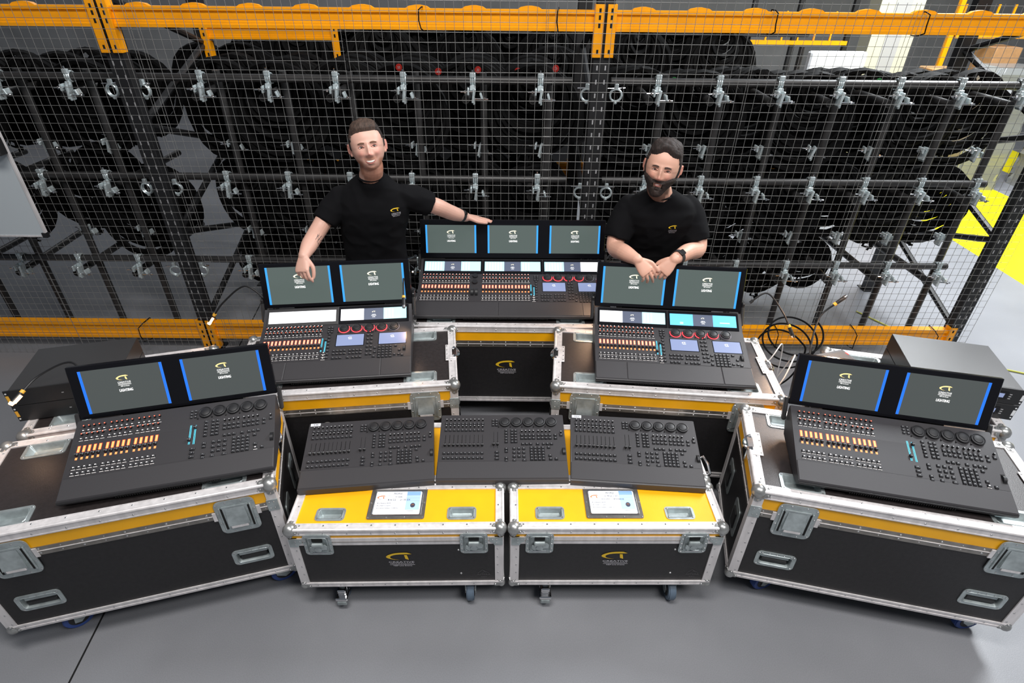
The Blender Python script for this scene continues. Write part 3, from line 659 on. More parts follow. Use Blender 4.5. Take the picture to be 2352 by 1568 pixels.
def desk(label, name, cat, loc, rz, kind, W, tilt, zf, group=None, base=.0, styles=('hi', 'hi'), lb=('wp', 'sky'), arms=True, H=.372):
    """kind: wing / compact / light / full; loc is front-left-bottom"""
    t = thing(name, label, cat, loc, rz, group)
    st, ct = sin(tilt), cos(tilt); TP = TR(0, .004, zf) @ RX(tilt)
    # shell: side profile
    yb, zt = H * ct, zf + H * st
    if kind == 'wing': prof = [(.0, base), (.0, zf - .004), (.004, zf), (yb, zt), (yb + .004, zt - .006), (yb, zt - .034), (.05, base)]
    elif kind == 'compact': prof = [(.012, .012), (.0, zf - .012), (.004, zf), (yb, zt), (yb + .006, zt - .006), (yb, .06), (yb - .04, .015), (.09, .004), (.05, .004)]
    else: prof = [(.014, .012), (.0, zf - .014), (.0, zf - .003), (.004, zf), (yb, zt - .002), (yb + .095, zt + .058), (yb + .105, zt + .05), (yb + .10, .03), (.12, .008)]
    PX = Matrix(((0, 0, 1, 0), (1, 0, 0, 0), (0, 1, 0, 0), (0, 0, 0, 1)))
    m = MB(); m.prism(prof, 0, W, 'deck', PX)
    if kind != 'wing':
        m.box(.0, W, -.002, .004, zf - .008, zf - .006, 'black')
        for i in range(46 if kind != 'full' else 60): m.box(W * .25 + i * .0085, W * .25 + i * .0085 + .004, .0035, .01, .014, zf - .018, 'hole')
        for a in (.06, W - .12): m.box(a, a + .06, .08, .13, -.0, .02, 'rubber'); m.box(a, a + .06, yb - .09, yb - .04, 0, .05, 'rubber')
    else:
        for a in (.05, W - .08): m.box(a, a + .03, yb - .06, yb - .03, 0, zt - .04, 'rubber')
    m.build('shell', t)
    vs_ = .258 * H if kind != 'full' and kind != 'light' else .31 * H
    m = MB(); m.box(.004, W - .004, vs_ + .002, H - .002, 0, .0008, 'deck2', TP); m.build('control_panel', t)
    cuts = [(.0, W)] if kind in ('wing', 'compact') else ([(0, .16), (.16, W - .155), (W - .155, W)] if kind == 'light' else [(0, .50), (.50, W - .17), (W - .17, W)])
    for a, b in cuts:
        m = MB(); m.box(a + .001, b - .001, .001, vs_ - .001, -.004, .003, 'rest', TP, .0025); m.build('palm_rest', t)
    if kind == 'wing': panel(t, TP, W, kind, [.028, .125], W - .349)
    if kind == 'compact': panel(t, TP, W, kind, [.032, .138, .244], W - .349)
    if kind == 'light': panel(t, TP, W, kind, [.028, .13, .232], .318)
    if kind == 'full':
        panel(t, TP, W, kind, [.028, .130, .232, .405, .507, .609], .318 + .377)
        m = MB()
        for v in (.93, .78): m.cyl((.352, v * H, 0), (.352, v * H, .012), .018, 'knob', 24, .017, T=TP)
        m.build('encoder_dial', t)
        for dx in (-.013, .013):
            m = MB(); m.cyl((.352 + dx - .008, .53 * H, .002), (.352 + dx + .008, .53 * H, .002), .026, 'knob', 24, T=TP); m.build('thumb_wheel', t)
    if kind == 'wing': return t
    nd = 3 if kind == 'full' else 2
    # letterbox screens
    if kind in ('light', 'full'):
        la = atan2(.058, .093); TL = TR(0, yb + .002, zt + .001) @ RX(la); LH = .108
        lwd = (W - .03) / nd
        for i in range(nd):
            m = MB(); Q = TL @ TR(.015 + i * lwd, 0, 0); m.box(.001, lwd - .001, 0, LH, -.008, .001, 'bezel' if lb[i] != 'blank' else 'amp', Q, .002)
            letterbox(m, Q @ TR(.012, .02, .0005), lwd - .026, LH - .038, lb[i]); m.build('letterbox_screen', t)
        sy, sz, ta = yb + .103, zt + .062, radians(75)
    else:
        sy, sz, ta = .378, .14, radians(73.5)
    # monitor
    MH = .245 if kind != 'compact' else .238
    TM = TR(0, sy, sz) @ RX(ta)
    m = MB(); m.box(-.002, W + .002, 0, MH, -.022, 0, 'bezel', TM, .003); m.box(0, W, .004, MH - .004, -.034, -.020, 'black', TM, .004); mon = m.build('monitor', t)
    m = MB()
    for s, x in ((-1, -.012), (1, W + .012)):
        m.box(x - .009, x + .009, -.075, .03, -.018, .006, 'amp', TR(0, sy, sz) @ RX(radians(62)), .005)
        if kind != 'compact': m.box(x - .008, x + .008, -.03, .05, -.06, -.01, 'black', TR(0, sy, sz) @ RX(radians(90)), .004)
    m.box(.1, W - .1, .02, .10, -.05, -.034, 'black', TM, .004); m.box(.15, W - .15, sy + .02, sy + .05, .02, sz + .05, 'black'); m.build('monitor_arm', t)
    marg = {'compact': (.04, .072), 'light': (.03, .052), 'full': (.033, .073)}[kind]
    dw = (W - 2 * marg[0] - (nd - 1) * marg[1]) / nd; dh = dw * .60 if kind != 'full' else dw * .55
    for i in range(nd):
        m = MB(); display(m, TM @ TR(marg[0] + i * (dw + marg[1]), (MH - dh) / 2, .0003), dw, dh, styles[i]); m.build('screen', mon)
    if kind != 'compact':
        m = MB(); m.box(.02, W - .02, -.014, -.004, .0, .006, 'black', TM)
        for i in range(24): m.box(.06 + i * .016, .06 + i * .016 + random.choice((.004, .008, .011)), -.011, -.007, .006, .0065, 'line', TM)
        m.build('connector_bar', t)
    return t
def gooseneck(label, pts, hot=False, tip=None, group=None, glow=False):
    o = Vector(pts[0]); t = thing('gooseneck_lamp', label, 'lamp', o)
    P = [Vector(p) - o for p in pts]; C = []
    for i in range(len(P) - 1):
        p0, p1, p2, p3 = P[max(i - 1, 0)], P[i], P[i + 1], P[min(i + 2, len(P) - 1)]
        for k in range(8):
            u = k / 8; C.append(.5 * ((2 * p1) + (p2 - p0) * u + (2 * p0 - 5 * p1 + 4 * p2 - p3) * u * u + (-p0 + 3 * p1 - 3 * p2 + p3) * u ** 3))
    C.append(P[-1]); m = MB(); m.tube(C, .0048, 'black', 8); m.cyl(C[0], C[2], .008, 'rubber', 10); m.build('neck', t)
    d = (C[-1] - C[-3]).normalized(); e = C[-1]; m = MB(); m.cyl(e, e + d * .05, .009, 'black', 12, .0105); m.cyl(e - d * .012, e + d * .002, .0095, 'label_y', 12); 
    m.cyl(e + d * .05, e + d * .062, .0105, 'lamp_glow' if glow else 'chrome', 12, .009)
    if glow: m.box(-.0025, .003, -.006, .006, .012, .05, 'lamp_glow', Matrix.Translation(e) @ d.to_track_quat('Z', 'Y').to_matrix().to_4x4() @ TR(.011, 0, 0))
    m.build('lamp_head', t)
    l = bpy.data.lights.new('lamp_bulb', 'SPOT'); l.energy = hot if hot else 1.2; l.color = (1, .62, .38); l.spot_size = 2.4; l.spot_blend = .8; l.shadow_soft_size = .02
    lo = bpy.data.objects.new('lamp_bulb', l); COL.objects.link(lo); lo.parent = t; lo.location = e + d * .068; lo.rotation_euler = (Vector(tip) - o - e).to_track_quat('-Z', 'Y').to_euler() if tip else d.to_track_quat('-Z', 'Y').to_euler()
    return t
def rack_unit(label, loc, rz, W=.44, D=.34, H=.088, front='plain', group=None):
    t = thing('rack_unit', label, 'rack unit', loc, rz, group)
    m = MB(); m.box(0, W, 0, D, .001, H - .001, 'amp', None, .0015); m.build('chassis', t)
    m = MB(); m.box(-.02, W + .02, -.006, 0, 0.001, H - .001, 'black', None, .001)
    for x in (-.012, W + .012):
        for z in (.016, H - .016): m.cyl((x, -.007, z), (x, -.0055, z), .004, 'white' , 8)
        m.box(x - .006, x + .006, -.0065, -.0055, .028, H - .028, 'label_y' if front == 'plain' else 'white')
    if front == 'screen':
        m.box(W - .16, W - .05, -.0075, -.006, .025, H - .02, 'bezel'); m.box(W - .12, W - .065, -.008, -.0074, .035, H - .03, 'scr_mid')
        for i in range(3): m.box(W - .045, W - .035, -.008, -.006, .03 + .012 * i, .034 + .012 * i, 'line')
    else: m.box(W * .45, W * .47, -.007, -.006, H * .45, H * .5, 'line')
    m.build('face_plate', t); return t
# ================================================================ SCENE
# ---- floor and far wall
def floor_mat():
    m = bpy.data.materials.new('grey_epoxy_floor'); m.use_nodes = True; nt = m.node_tree; b = nt.nodes['Principled BSDF']
    tc = nt.nodes.new('ShaderNodeTexCoord'); n = nt.nodes.new('ShaderNodeTexNoise'); n.inputs['Scale'].default_value = .9; n.inputs['Detail'].default_value = 4; nt.links.new(tc.outputs['Object'], n.inputs[0])
    r = nt.nodes.new('ShaderNodeValToRGB'); r.color_ramp.elements[0].position = .35; r.color_ramp.elements[1].position = .68
    r.color_ramp.elements[0].color = (.185, .19, .205, 1); r.color_ramp.elements[1].color = (.24, .245, .262, 1); nt.links.new(n.outputs['Fac'], r.inputs[0])
    n2 = nt.nodes.new('ShaderNodeTexNoise'); n2.inputs['Scale'].default_value = 260; n2.inputs['Detail'].default_value = 2; nt.links.new(tc.outputs['Object'], n2.inputs[0])
    mx = nt.nodes.new('ShaderNodeMixRGB'); mx.blend_type = 'OVERLAY'; mx.inputs[0].default_value = .22; nt.links.new(r.outputs[0], mx.inputs[1]); nt.links.new(n2.outputs['Fac'], mx.inputs[2]); nt.links.new(mx.outputs[0], b.inputs['Base Color'])
    b.inputs['Roughness'].default_value = .34; bp = nt.nodes.new('ShaderNodeBump'); bp.inputs['Strength'].default_value = .12; bp.inputs['Distance'].default_value = .002
    nt.links.new(n2.outputs['Fac'], bp.inputs['Height']); nt.links.new(bp.outputs[0], b.inputs['Normal']); return m
M['floor'] = floor_mat()
M['floor_yellow'] = mat('yellow_floor_paint', (.92, .78, .0), .4, noise=(3, .05))
M['wall'] = mat('grey_wall_paint', (.30, .30, .30), .7, noise=(1.5, .15)); M['wall_light'] = mat('light_wall_panel', (.42, .42, .42), .7)
m = MB(); m.box(-16, 16, -5, 16, -.05, 0, 'floor'); struct(m.build('floor'))
m = MB(); m.box(-16, 16, 14, 14.2, 0, 6, 'wall'); struct(m.build('wall_back'))
m = MB(); T = TR(-1.86, 1.46, 0) @ RZ(radians(-83)); m.box(-4, 4, -.004, .004, .0, .0008, 'hole', T); struct(m.build('trim_1'))
m = MB(); m.box(4.87, 6.55, 3.2, 12, 0, .0015, 'floor_yellow'); struct(m.build('trim_2'))
m = MB(); m.box(7.3, 8.3, 6, 12, 0, .0015, 'floor_yellow'); struct(m.build('trim_3'))

# ---- large road cases
A = big_case('road case at far left, top under the two-screen desk, blue castors', (-2.0871, 1.3067), .2789)
E_ = big_case('road case at far right, top under the two-screen desk, blue castors', (1.0107, 1.6121), -.2182)
B = big_case('road case behind the left yellow lids, carrying the desk the leaning hand touches', (-1.4195, 2.164), .1182, 'upper', end=(0, 1))
G = big_case('road case behind the right yellow lids, under the desk the bearded man leans over', (.2147, 2.2952), -.0836, 'upper')
F = big_case('road case in the middle back with yellow logo on its black front', (-.612, 2.857), .0, 'none', True, end=(0, 0))
big_case('road case at the left edge carrying the dark rack units', (-2.21, 1.884), .2789, 'none', end=(0, 0), w_=.74)
c_, s_ = cos(-.2182), sin(-.2182)
big_case('road case at the right edge carrying the grey-topped rack units', (2.305 - .68 * c_, 1.978 - .68 * s_), -.2182, 'none', end=(0, 0), w_=.68)
# ---- yellow-topped cases
small_case('yellow-topped case at the front, left of the pair, with paper label', (-.9301, 1.5292), .0243, .242, card=('PEOPLE', 'A1 media', '8/6/22', '21:00 EX', .03))
small_case('yellow-topped case at the front, right of the pair, with paper label', (.0059, 1.5505), .0125, .242, card=('PEOPLE', 'A1 MEDIA LV 2023', '04.03.2023', '0P24-000:58', .06))
small_case('yellow-topped case in the second row under the left and middle small desks', (-.936, 1.794), .0243, .385, False)
small_case('yellow-topped case in the second row under the middle and right small desks', (.003, 1.814), .0125, .37, False)

# ---- desks
ZT = .717
desk('two-screen black lighting desk on the far left road case, orange faders lit', 'lighting_desk', 'lighting console', (-1.752, 1.471, ZT), .250, 'compact', .795, radians(17), .042, styles=('lo', 'lo'))
desk('two-screen black lighting desk on the far right road case, orange faders lit', 'lighting_desk', 'lighting console', (1.174, 1.625, ZT), -.213, 'compact', .795, radians(17), .042, styles=('lo', 'lo'))
desk('large desk with blank white strip screen, below the hand of the clean-shaven man', 'lighting_desk', 'lighting console', (-1.305, 2.234, ZT), .111, 'light', .795, radians(15), .042, lb=('blank', 'wp'))
desk('large desk with blue strip screens, below the clasped hands of the bearded man', 'lighting_desk', 'lighting console', (.427, 2.302, ZT), -.075, 'light', .795, radians(15), .042, lb=('wp', 'sky'))
desk('widest lighting desk with three upper screens, in the middle at the back', 'lighting_desk', 'lighting console', (-.586, 2.898, ZT), .010, 'full', 1.18, radians(15), .042, styles=('hi', 'hi', 'hi'), lb=('pale', 'pale', 'pw'))
ZS = .5425
wings = [desk('small unlit desk with white barcode sticker, left of the three', 'control_wing', 'lighting console', (-.936, 1.711, ZS), .113, 'wing', .597, radians(8.9), .033, 'unlit small desks on the yellow lids'),
    desk('small unlit desk without sticker, in the middle of the three', 'control_wing', 'lighting console', (-.336, 1.779, ZS), .021, 'wing', .599, radians(9.2), .033, 'unlit small desks on the yellow lids'),
    desk('small unlit desk with white barcode sticker, right of the three', 'control_wing', 'lighting console', (.270, 1.787, ZS), -.067, 'wing', .599, radians(10.5), .033, 'unlit small desks on the yellow lids')]
for wg, ti in ((wings[0], 8.9), (wings[2], 10.5)):
    m = MB(); T = TR(0, .004, .033) @ RX(radians(ti)) @ TR(.006, .352, .001); m.box(0, .046, 0, .016, 0, .0006, 'card', T)
    x = .012
    while x < .036: wd = random.choice((.0008, .0014, .002)); m.box(x, x + wd, .004, .0125, .0006, .0009, 'ink', T); x += wd + .0014
    m.build('barcode_sticker', wg)

# ---- rack units
for i, (nm) in enumerate(('lower', 'upper')):
    rack_unit('black rack unit with yellow ear labels at far left, %s of two' % nm, (-2.257, 1.9895, .718 + .0885 * i), .268, group='rack units behind the left desk')
    rack_unit('grey-topped rack unit with white ear labels at far right, %s of two' % nm, (1.918, 2.175, .718 + .0885 * i), -.242, .447, .375, front='screen', group='rack units behind the right desk')

# ---- mesh fence
def fence(x0, x1, z1, yo, label, xph):
    t = MB(); r = .00125; z0 = .02; xs = []; k = math.ceil((x0 - xph) / .05)
    while xph + k * .05 <= x1 + .001: xs.append(xph + k * .05); k += 1
    zr = [2.19 + .05 * i for i in range(-43, 4)]; ztop = zr[-1]
    for x in xs: t.cyl((x, 0, zr[0] - .02), (x, 0, ztop + .01), r, 'wire', 5, caps=False)
    for z in zr: t.cyl((xs[0] - .005, .0035, z), (xs[-1] + .005, .0035, z), r * 1.05, 'wire', 5, caps=False)
    o = t.build('mesh_panel', None, 60); o.location = (0, 3.54 + yo, 0); return tag(o, label, 'mesh fence', 'mesh fence panels')
sm = [-4.4, -3.2, -2.065, -.931, .219, 1.342, 2.20, 3.37]
fl = ['mesh fence panel at the left frame edge behind the whiteboard', 'mesh fence panel left of the left black upright, over the floor tubes', 'mesh fence panel between the left upright and the clean-shaven man', 'mesh fence panel behind the raised arm, at the red round tags',
      'mesh fence panel behind the bearded man, at the green round tags', 'mesh fence panel right of the bearded man', 'mesh fence panel ending at the right black upright']
for i in range(7): fence(sm[i] - .045, sm[i + 1], 2.34, -.007 * (i % 2), fl[i], -.181 + .011 * (i % 3))
# ---- pallet racking
def upright(x, label):
    t = thing('rack_upright', label, 'racking upright', (x, 3.62, 0))
    for y in (0, 1.08):
        m = MB(); m.box(-.05, .05, y, y + .07, 0, 3.0, 'rack_black', None, .003)
        if y == 0:
            for i in range(38):
                for s in (-1, 1): m.box(s * .024 - .004, s * .024 + .004, -.0008, 0, .12 + i * .075, .145 + i * .075, 'line')  # pale patches stand in for lit floor showing through the slots
        m.box(-.07, .07, y - .03, y + .1, 0, .008, 'rack_black'); m.build('post', t)
    for (z0, z1) in ((.25, .95), (.95, 1.65), (1.65, 2.35)):
        for q, (a, b) in enumerate(((.04, 1.1), (1.1, .04))):
            m = MB(); zz0, zz1 = (z0, (z0 + z1) / 2) if q == 0 else ((z0 + z1) / 2, z1); m.cyl((0, a, zz0), (0, b, zz1), .022, 'rack_black', 8); m.build('brace', t)
    return t
for x, l in ((-5.1, 'black slotted rack upright beyond the left frame edge'), (-2.3, 'black slotted rack upright left of the clean-shaven man'), (.5, 'black slotted rack upright behind the bearded man, at the beam joint'), (3.33, 'black slotted rack upright at the right end of the fence')): upright(x, l)
def beam(x0, x1, z0, z1, y, label, plates=True, drop=.13, tabs=True):
    t = thing('rack_beam', label, 'racking beam', (x0, y, 0)); L = x1 - x0; h = z1 - z0
    prof = [(0, z0), (-.012, z0), (-.012, z0 + h * .16), (-.006, z0 + h * .2), (-.006, z0 + h * .3), (0, z0 + h * .34), (0, z1 - h * .26), (-.006, z1 - h * .22), (-.012, z1 - h * .18), (-.012, z1), (.045, z1), (.045, z0)]
    PX = Matrix(((0, 0, 1, 0), (1, 0, 0, 0), (0, 1, 0, 0), (0, 0, 0, 1)))
    m = MB(); m.prism(prof, .0, L, 'rack_yellow', PX); m.build('beam_section', t)
    if plates:
        for xx, s in ((0, 1), (L, -1)):
            m = MB(); a, b = sorted((xx - s * .052, xx - s * .002)); m.box(a, b, -.028, -.024, z0 - drop, z1 + .03, 'rack_yellow', None, .001); m.box(*sorted((xx - s * .006, xx)), -.026, .03, z0 - drop, z1 + .03, 'rack_yellow')
            for zz in (z0 - drop + .03, z0 + .03, z0 + .07, z1 - .0): m.box((a + b) / 2 - .006, (a + b) / 2 + .006, -.029, -.0278, zz - .011, zz + .011, 'hole')
            m.build('end_plate', t)
    if tabs:
        m = MB()
        for i in range(int(L / .31)): x = .15 + i * .31; m.prism([(x - .07, z1), (x + .07, z1), (x + .05, z1 + .012), (x + .012, z1 + .018), (x - .012, z1 + .018), (x - .05, z1 + .012)], -.02, .008, 'rack_yellow', FRONT)
        m.build('shelf_tab', t)
    return t
bays = [(-5.04, -2.36, 'left'), (-2.24, .44, 'middle'), (.56, 3.27, 'right')]
for a, b, n in bays: beam(a, b, 2.193, 2.296, 3.63, 'orange-yellow rack beam along the top of the %s bay' % n)
for a, b, n in bays: beam(a, b, .108, .243, 3.63, 'orange-yellow rack beam near the floor in the %s bay' % n, drop=.08, tabs=False)
beam(3.39, 6.2, 2.193, 2.296, 3.63, 'orange-yellow rack beam running out at the top right')
beam(-2.24, -1.34, 2.03, 2.12, 4.7, 'short orange-yellow beam seen below the top beam of the middle bay', tabs=False)
for a, b, n in bays[1:]: beam(a, b, 1.0, 1.13, 4.76, 'orange-yellow rack beam at the back of the %s bay behind the cable coils' % n, tabs=False)
# cable ties holding the fence
for x, z, l in ((-4.0, 2.245, 'black cable tie on the top left beam'), (-.51, 2.245, 'black cable tie on the top beam above the red tags'), (.24, 2.245, 'black cable tie on the top beam left of the joint'), (1.43, 2.245, 'black cable tie on the top beam above the green tags'), (2.25, 2.245, 'black cable tie on the top beam at right'),
                (-2.75, .175, 'black cable tie on the low beam at left'), (1.98, .175, 'black cable tie on the low beam behind the right desk'), (2.56, .175, 'black cable tie on the low beam right of the cable loops'), (3.16, .175, 'black cable tie on the low beam at its right end')):
    m = MB(); h = .056 if z > 1 else .072; m.tube([(-.012, -.09, h * .9), (-.004, -.03, h + .004), (.003, .05, h + .004), (.008, .056, 0), (.006, .05, -h - .004), (0, -.02, -h - .002), (-.006, -.088, -h * .7), (-.014, -.095, 0)], .0035, 'cable', 6, closed=True)
    o = m.build('cable_tie'); o.location = (x, 3.63, z); tag(o, l, 'cable tie', 'cable ties on the rack beams')

# ---- tube rack with clamps and cable coils
cx1 = [-4.5, -4.07, -3.64, -3.21, -2.77, -1.95, -1.53, -1.11, -.69, -.26, .16, .89, 1.27, 1.65, 2.02, 2.39, 2.77, 3.15]
rowz = (1.90, 1.28, .66); YP = 3.85
for (a, b, n) in ((-4.9, -2.44, 'left'), (-2.4, .36, 'middle'), (.6, 3.22, 'right')):
    for z, rn in zip(rowz, ('upper', 'middle', 'lowest')):
        m = MB(); m.cyl((a, 0, 0), (b, 0, 0), .024, 'pipe', 16); o = m.build('scaffold_tube'); o.location = (0, YP, z); tag(o, '%s horizontal black tube in the %s rack bay' % (rn, n), 'tube', 'horizontal black tubes')
def clampm(m):
    n = 10; pts = [(.0, .031 * cos(a), .031 * sin(a)) for a in [radians(250 - 320 * i / n) for i in range(n + 1)]]
    for dx in (-.012, 0, .012): m.tube([(dx, p[1], p[2]) for p in pts], .0055, 'clamp', 6)
    m.box(-.018, .018, -.036, -.014, .018, .046, 'clamp', None, .004); m.cyl((0, -.024, .03), (0, -.024, .062), .005, 'chrome', 8); m.cyl((0, -.026, -.02), (0, -.03, -.06), .008, 'clamp', 8)
    m.box(-.018, .018, -.04, -.02, -.062, -.03, 'clamp', RX(-.2), .004); m.ball((0, -.034, -.052), .009, 'chrome', 8, 6)
clm = MB(); clampm(clm); clme = clm.mesh('pipe_clamp')
def coupler(m):
    m.cyl((-.075, -.02, .03), (.0, -.02, .032), .0042, 'chrome', 8); m.cyl((-.052, -.02, .03), (-.042, -.02, .03), .010, 'chrome', 6)
    m.cyl((.0, -.02, -.01), (.095, -.02, -.012), .0042, 'chrome', 8); m.cyl((.068, -.02, -.012), (.078, -.02, -.012), .010, 'chrome', 6)
    m.box(-.034, -.022, -.035, .02, .01, .052, 'clamp', None, .004); m.box(-.004, .012, -.035, .02, -.035, .05, 'clamp', RY(.15), .004); m.box(.0, .014, -.03, .02, -.045, -.005, 'clamp', None, .004); m.box(.045, .058, -.03, .02, -.03, .006, 'clamp', RY(-.3), .003)
cpm = MB(); coupler(cpm); cpme = cpm.mesh('swivel_coupler')
def ringc(m):
    pts = [(.036 * cos(a), 0, .036 * sin(a) - .02) for a in [2 * pi * i / 14 for i in range(14)]]
    for dy in (-.008, .006): m.tube([(p[0], dy, p[2]) for p in pts], .0062, 'clamp', 6, closed=True)
    m.box(-.012, .012, -.012, .01, .01, .045, 'clamp', None, .003); m.cyl((-.06, 0, .018), (.055, 0, .022), .0045, 'chrome', 8); m.cyl((.03, 0, .02), (.04, 0, .021), .009, 'chrome', 6); m.ball((0, -.004, -.062), .012, 'clamp', 8, 6)
rcm = MB(); ringc(rcm); rcme = rcm.mesh('open_clamp')
pgm = MB(); pgm.cyl((0, 0, 0), (0, 1.0, 0), .024, 'pipe', 14); pgm.cyl((0, -.002, 0), (0, .001, 0), .019, 'hole', 14); pgme = pgm.mesh('peg_tube')
vtm = MB(); vtm.cyl((0, 0, 0), (0, 0, 1.93), .024, 'pipe', 12); vtme = vtm.mesh('upright_tube')
side = lambda x: 'left' if x < -2.3 else ('middle' if x < .5 else 'right')
for i, x in enumerate(cx1):
    if i > 2 or True:
        o = link('upright_tube', vtme, None, (x + .06, 3.93, 0)); tag(o, 'upright black tube behind the clamps in the %s rack bay' % side(x), 'tube', 'upright black tubes, %s bay' % side(x))
    for z, rn in zip(rowz, ('upper', 'middle', 'lowest')):
        xo = x if z > 1 else x
        o = link('pipe_clamp', clme, None, (xo, YP, z)); tag(o, 'silver clamp around the %s horizontal tube in the %s rack bay' % (rn, side(x)), 'clamp', 'silver clamps, %s tube, %s bay' % (rn, side(x)))
        dz = .085; yy = 3.80 if rn != 'x' else 0
        o = link('peg_tube', pgme, None, (x - .045, 3.80, z - dz - .02), (0, 0, radians(random.uniform(-3, 3)))); tag(o, 'black peg tube pointing back under the %s tube in the %s rack bay' % (rn, side(x)), 'tube', 'peg tubes, %s row, %s bay' % (rn, side(x)))
        o = link('swivel_coupler', cpme, None, (x + .0, 3.80, z - dz + (.0)), (0, 0, random.uniform(-.1, .1))); tag(o, 'silver bolted coupler below the %s tube in the %s rack bay' % (rn, side(x)), 'coupler', 'silver couplers under the %s tube, %s bay' % (rn, side(x)))
        if rn != 'lowest':
            o = link('swivel_coupler', cpme, None, (x + .02 + random.uniform(-.02, .02), 3.98, z - .46), (0, random.uniform(-.1, .1), random.uniform(-.25, .25))); tag(o, 'silver bolted coupler between the %s tube and the one below, %s bay' % (rn, side(x)), 'coupler', 'silver couplers between tubes below the %s one, %s bay' % (rn, side(x)))
for z, rn in zip(rowz, ('upper', 'middle', 'lowest')):
    for x, n in ((-2.53, 'left of the left upright'), (-2.33, 'on the left upright'), (.42, 'left of the middle upright'), (.60, 'right of the middle upright')):
        o = link('open_clamp', rcme, None, (x + .03, 3.80, z - .05), (0, 0, random.uniform(-.2, .2))); tag(o, 'open silver clamp hanging from the %s tube end, %s' % (rn, n), 'clamp')
def coilm(seed, R0=.30):
    rnd = random.Random(seed); m = MB()
    for i in range(23):
        r = R0 * (.12 + .88 * (i / 22) ** .9); pts = []; y0 = rnd.uniform(-.035, .035); ph = rnd.uniform(0, 6); ex = rnd.uniform(.94, 1.06)
        for k in range(22):
            a = 2 * pi * k / 22 + pi / 2; pts.append((r * ex * cos(a) * (1 + .02 * sin(3 * a + ph)), y0 * (1 - .3 * sin(a)) + .012 * sin(2 * a + ph), r * (sin(a) - 1) + rnd.uniform(-.004, .004)))
        m.tube(pts, .0165, 'cable', 5, closed=True)
    for q in range(3):
        x = rnd.uniform(-.1, .1); m.tube([(x, 0, -.5), (x + rnd.uniform(-.05, .05), -.02, -.6), (x + rnd.uniform(-.08, .08), -.01, -.61 - rnd.uniform(0, .04))], .009, 'cable', 6)
    return m.mesh('cable_coil')
coils = [coilm(s) for s in (1, 2, 3)]
ci = 0
def coil(x, y, z, lab, grp, sc=1.):
    global ci
    o = link('cable_coil', coils[ci % 3], None, (x, y, z), (0, 0, random.uniform(-.25, .25))); ci += 1; o.scale = (sc, 1, sc * random.uniform(.94, 1.05)); return tag(o, lab, 'cable coil', grp)
for ix_, x in enumerate(cx1):
    po = .15 * (ix_ % 2)
    for y, z in ((4.04, 1.96 if x < .5 else 1.93), (4.34, 1.95 if x < .5 else 1.89), (4.64, 1.94 if x < .5 else 1.85)):
        coil(x - .045, y + po, z, 'black cable coil hanging at the upper tube in the %s rack bay' % side(x), 'cable coils, upper row, %s bay' % side(x), 1.04 if x > -2.3 else .98)
    for y, z in ((4.06, 1.31), (4.38, 1.31)):
        if -3.0 > x > -3.4 or x < -3.5: z -= .0
        if x < -3.5 and y > 4.2: continue
        coil(x - .03, y + po, z - (.12 if -2.9 < x < -2.7 else 0), 'black cable coil hanging at the middle tube in the %s rack bay' % side(x), 'cable coils, middle row, %s bay' % side(x), .98)
    if -2.2 < x < 2.5:
        for y in (4.1, 4.4): coil(x - .03, y + po, .72, 'black cable coil hanging at the lowest tube in the %s rack bay' % side(x), 'cable coils, lowest row, %s bay' % side(x), .80 if x < 2 else .72)
for x in (-2.45, -2.15, .30, .62): coil(x, 4.95, 1.97, 'black cable coil behind the rack uprights', 'cable coils behind the uprights', 1.0)
m = MB(); m.cyl((-2.7, 0, 0), (2.5, 0, 0), .024, 'pipe', 12); o = m.build('scaffold_tube'); o.location = (0, 5.5, 2.03); tag(o, 'horizontal black tube holding the added coils behind the front rack', 'tube')
for x in (-2.7, 2.5): o = link('upright_tube', vtme, None, (x, 5.55, 0)); tag(o, 'upright black tube beside the added coils behind the front rack', 'tube', 'upright tubes beside the added coils')
x = -2.2
while x < 1.9:
    coil(x, 5.5 + .16 * (ci % 2) - .08, 2.07, 'added black cable coil filling the dark behind the front rack', 'added cable coils behind the front rack', 1.1); x += .36  # coils added here to make the gap below the top beam black
# red and green round tags
for i, x in enumerate((-.74, -.49, -.235, .02, .262)):
    m = MB(); m.cyl((0, 0, 0), (0, -.004, 0), .021, 'tag_red', 20); text(m, '33', 0, 0, .016, .014, .0045, 'card', FRONT); o = m.build('round_tag'); o.location = (x, 3.99, 2.03 + (.01, -.012, 0, -.006, .012)[i]); tag(o, 'red round number tag, %s of the five from left' % ('first', 'second', 'third', 'fourth', 'fifth')[i], 'tag', 'red round tags')
    o.location.z -= .09
for i, x in enumerate((1.02, 1.29, 1.56, 1.83, 2.08, 2.36)):
    m = MB(); m.cyl((0, 0, 0), (0, -.004, 0), .021, 'tag_green', 20); text(m, '22', 0, 0, .016, .014, .0045, 'card', FRONT); o = m.build('round_tag'); o.location = (min(x, 2.33), 3.965 if i != 4 else 4.03, 1.88 + (.012, -.004, 0, 0, .016, .018)[i]); tag(o, 'green round number tag, %s of the six from left' % ('first', 'second', 'third', 'fourth', 'fifth', 'sixth')[i], 'tag', 'green round tags')

# ---- added black cases that darken the gap far behind the fence
for i in range(6):
    for k in range(2):
        m = MB(); m.box(0, .84, 0, .7, 0, .98, 'black', None, .01)
        for z in (.03, .93): m.box(-.003, .843, -.003, .01, z, z + .025, 'rack_black')
        for xx in (0, .815): m.box(xx, xx + .025, -.004, .01, .03, .95, 'rack_black')
        o = m.build('dark_filler_case'); o.location = (-3.0 + i * .87, 7.3, .0 + k * .985); tag(o, 'added black case filling the dark far behind the fence', 'case', 'added black cases far back')

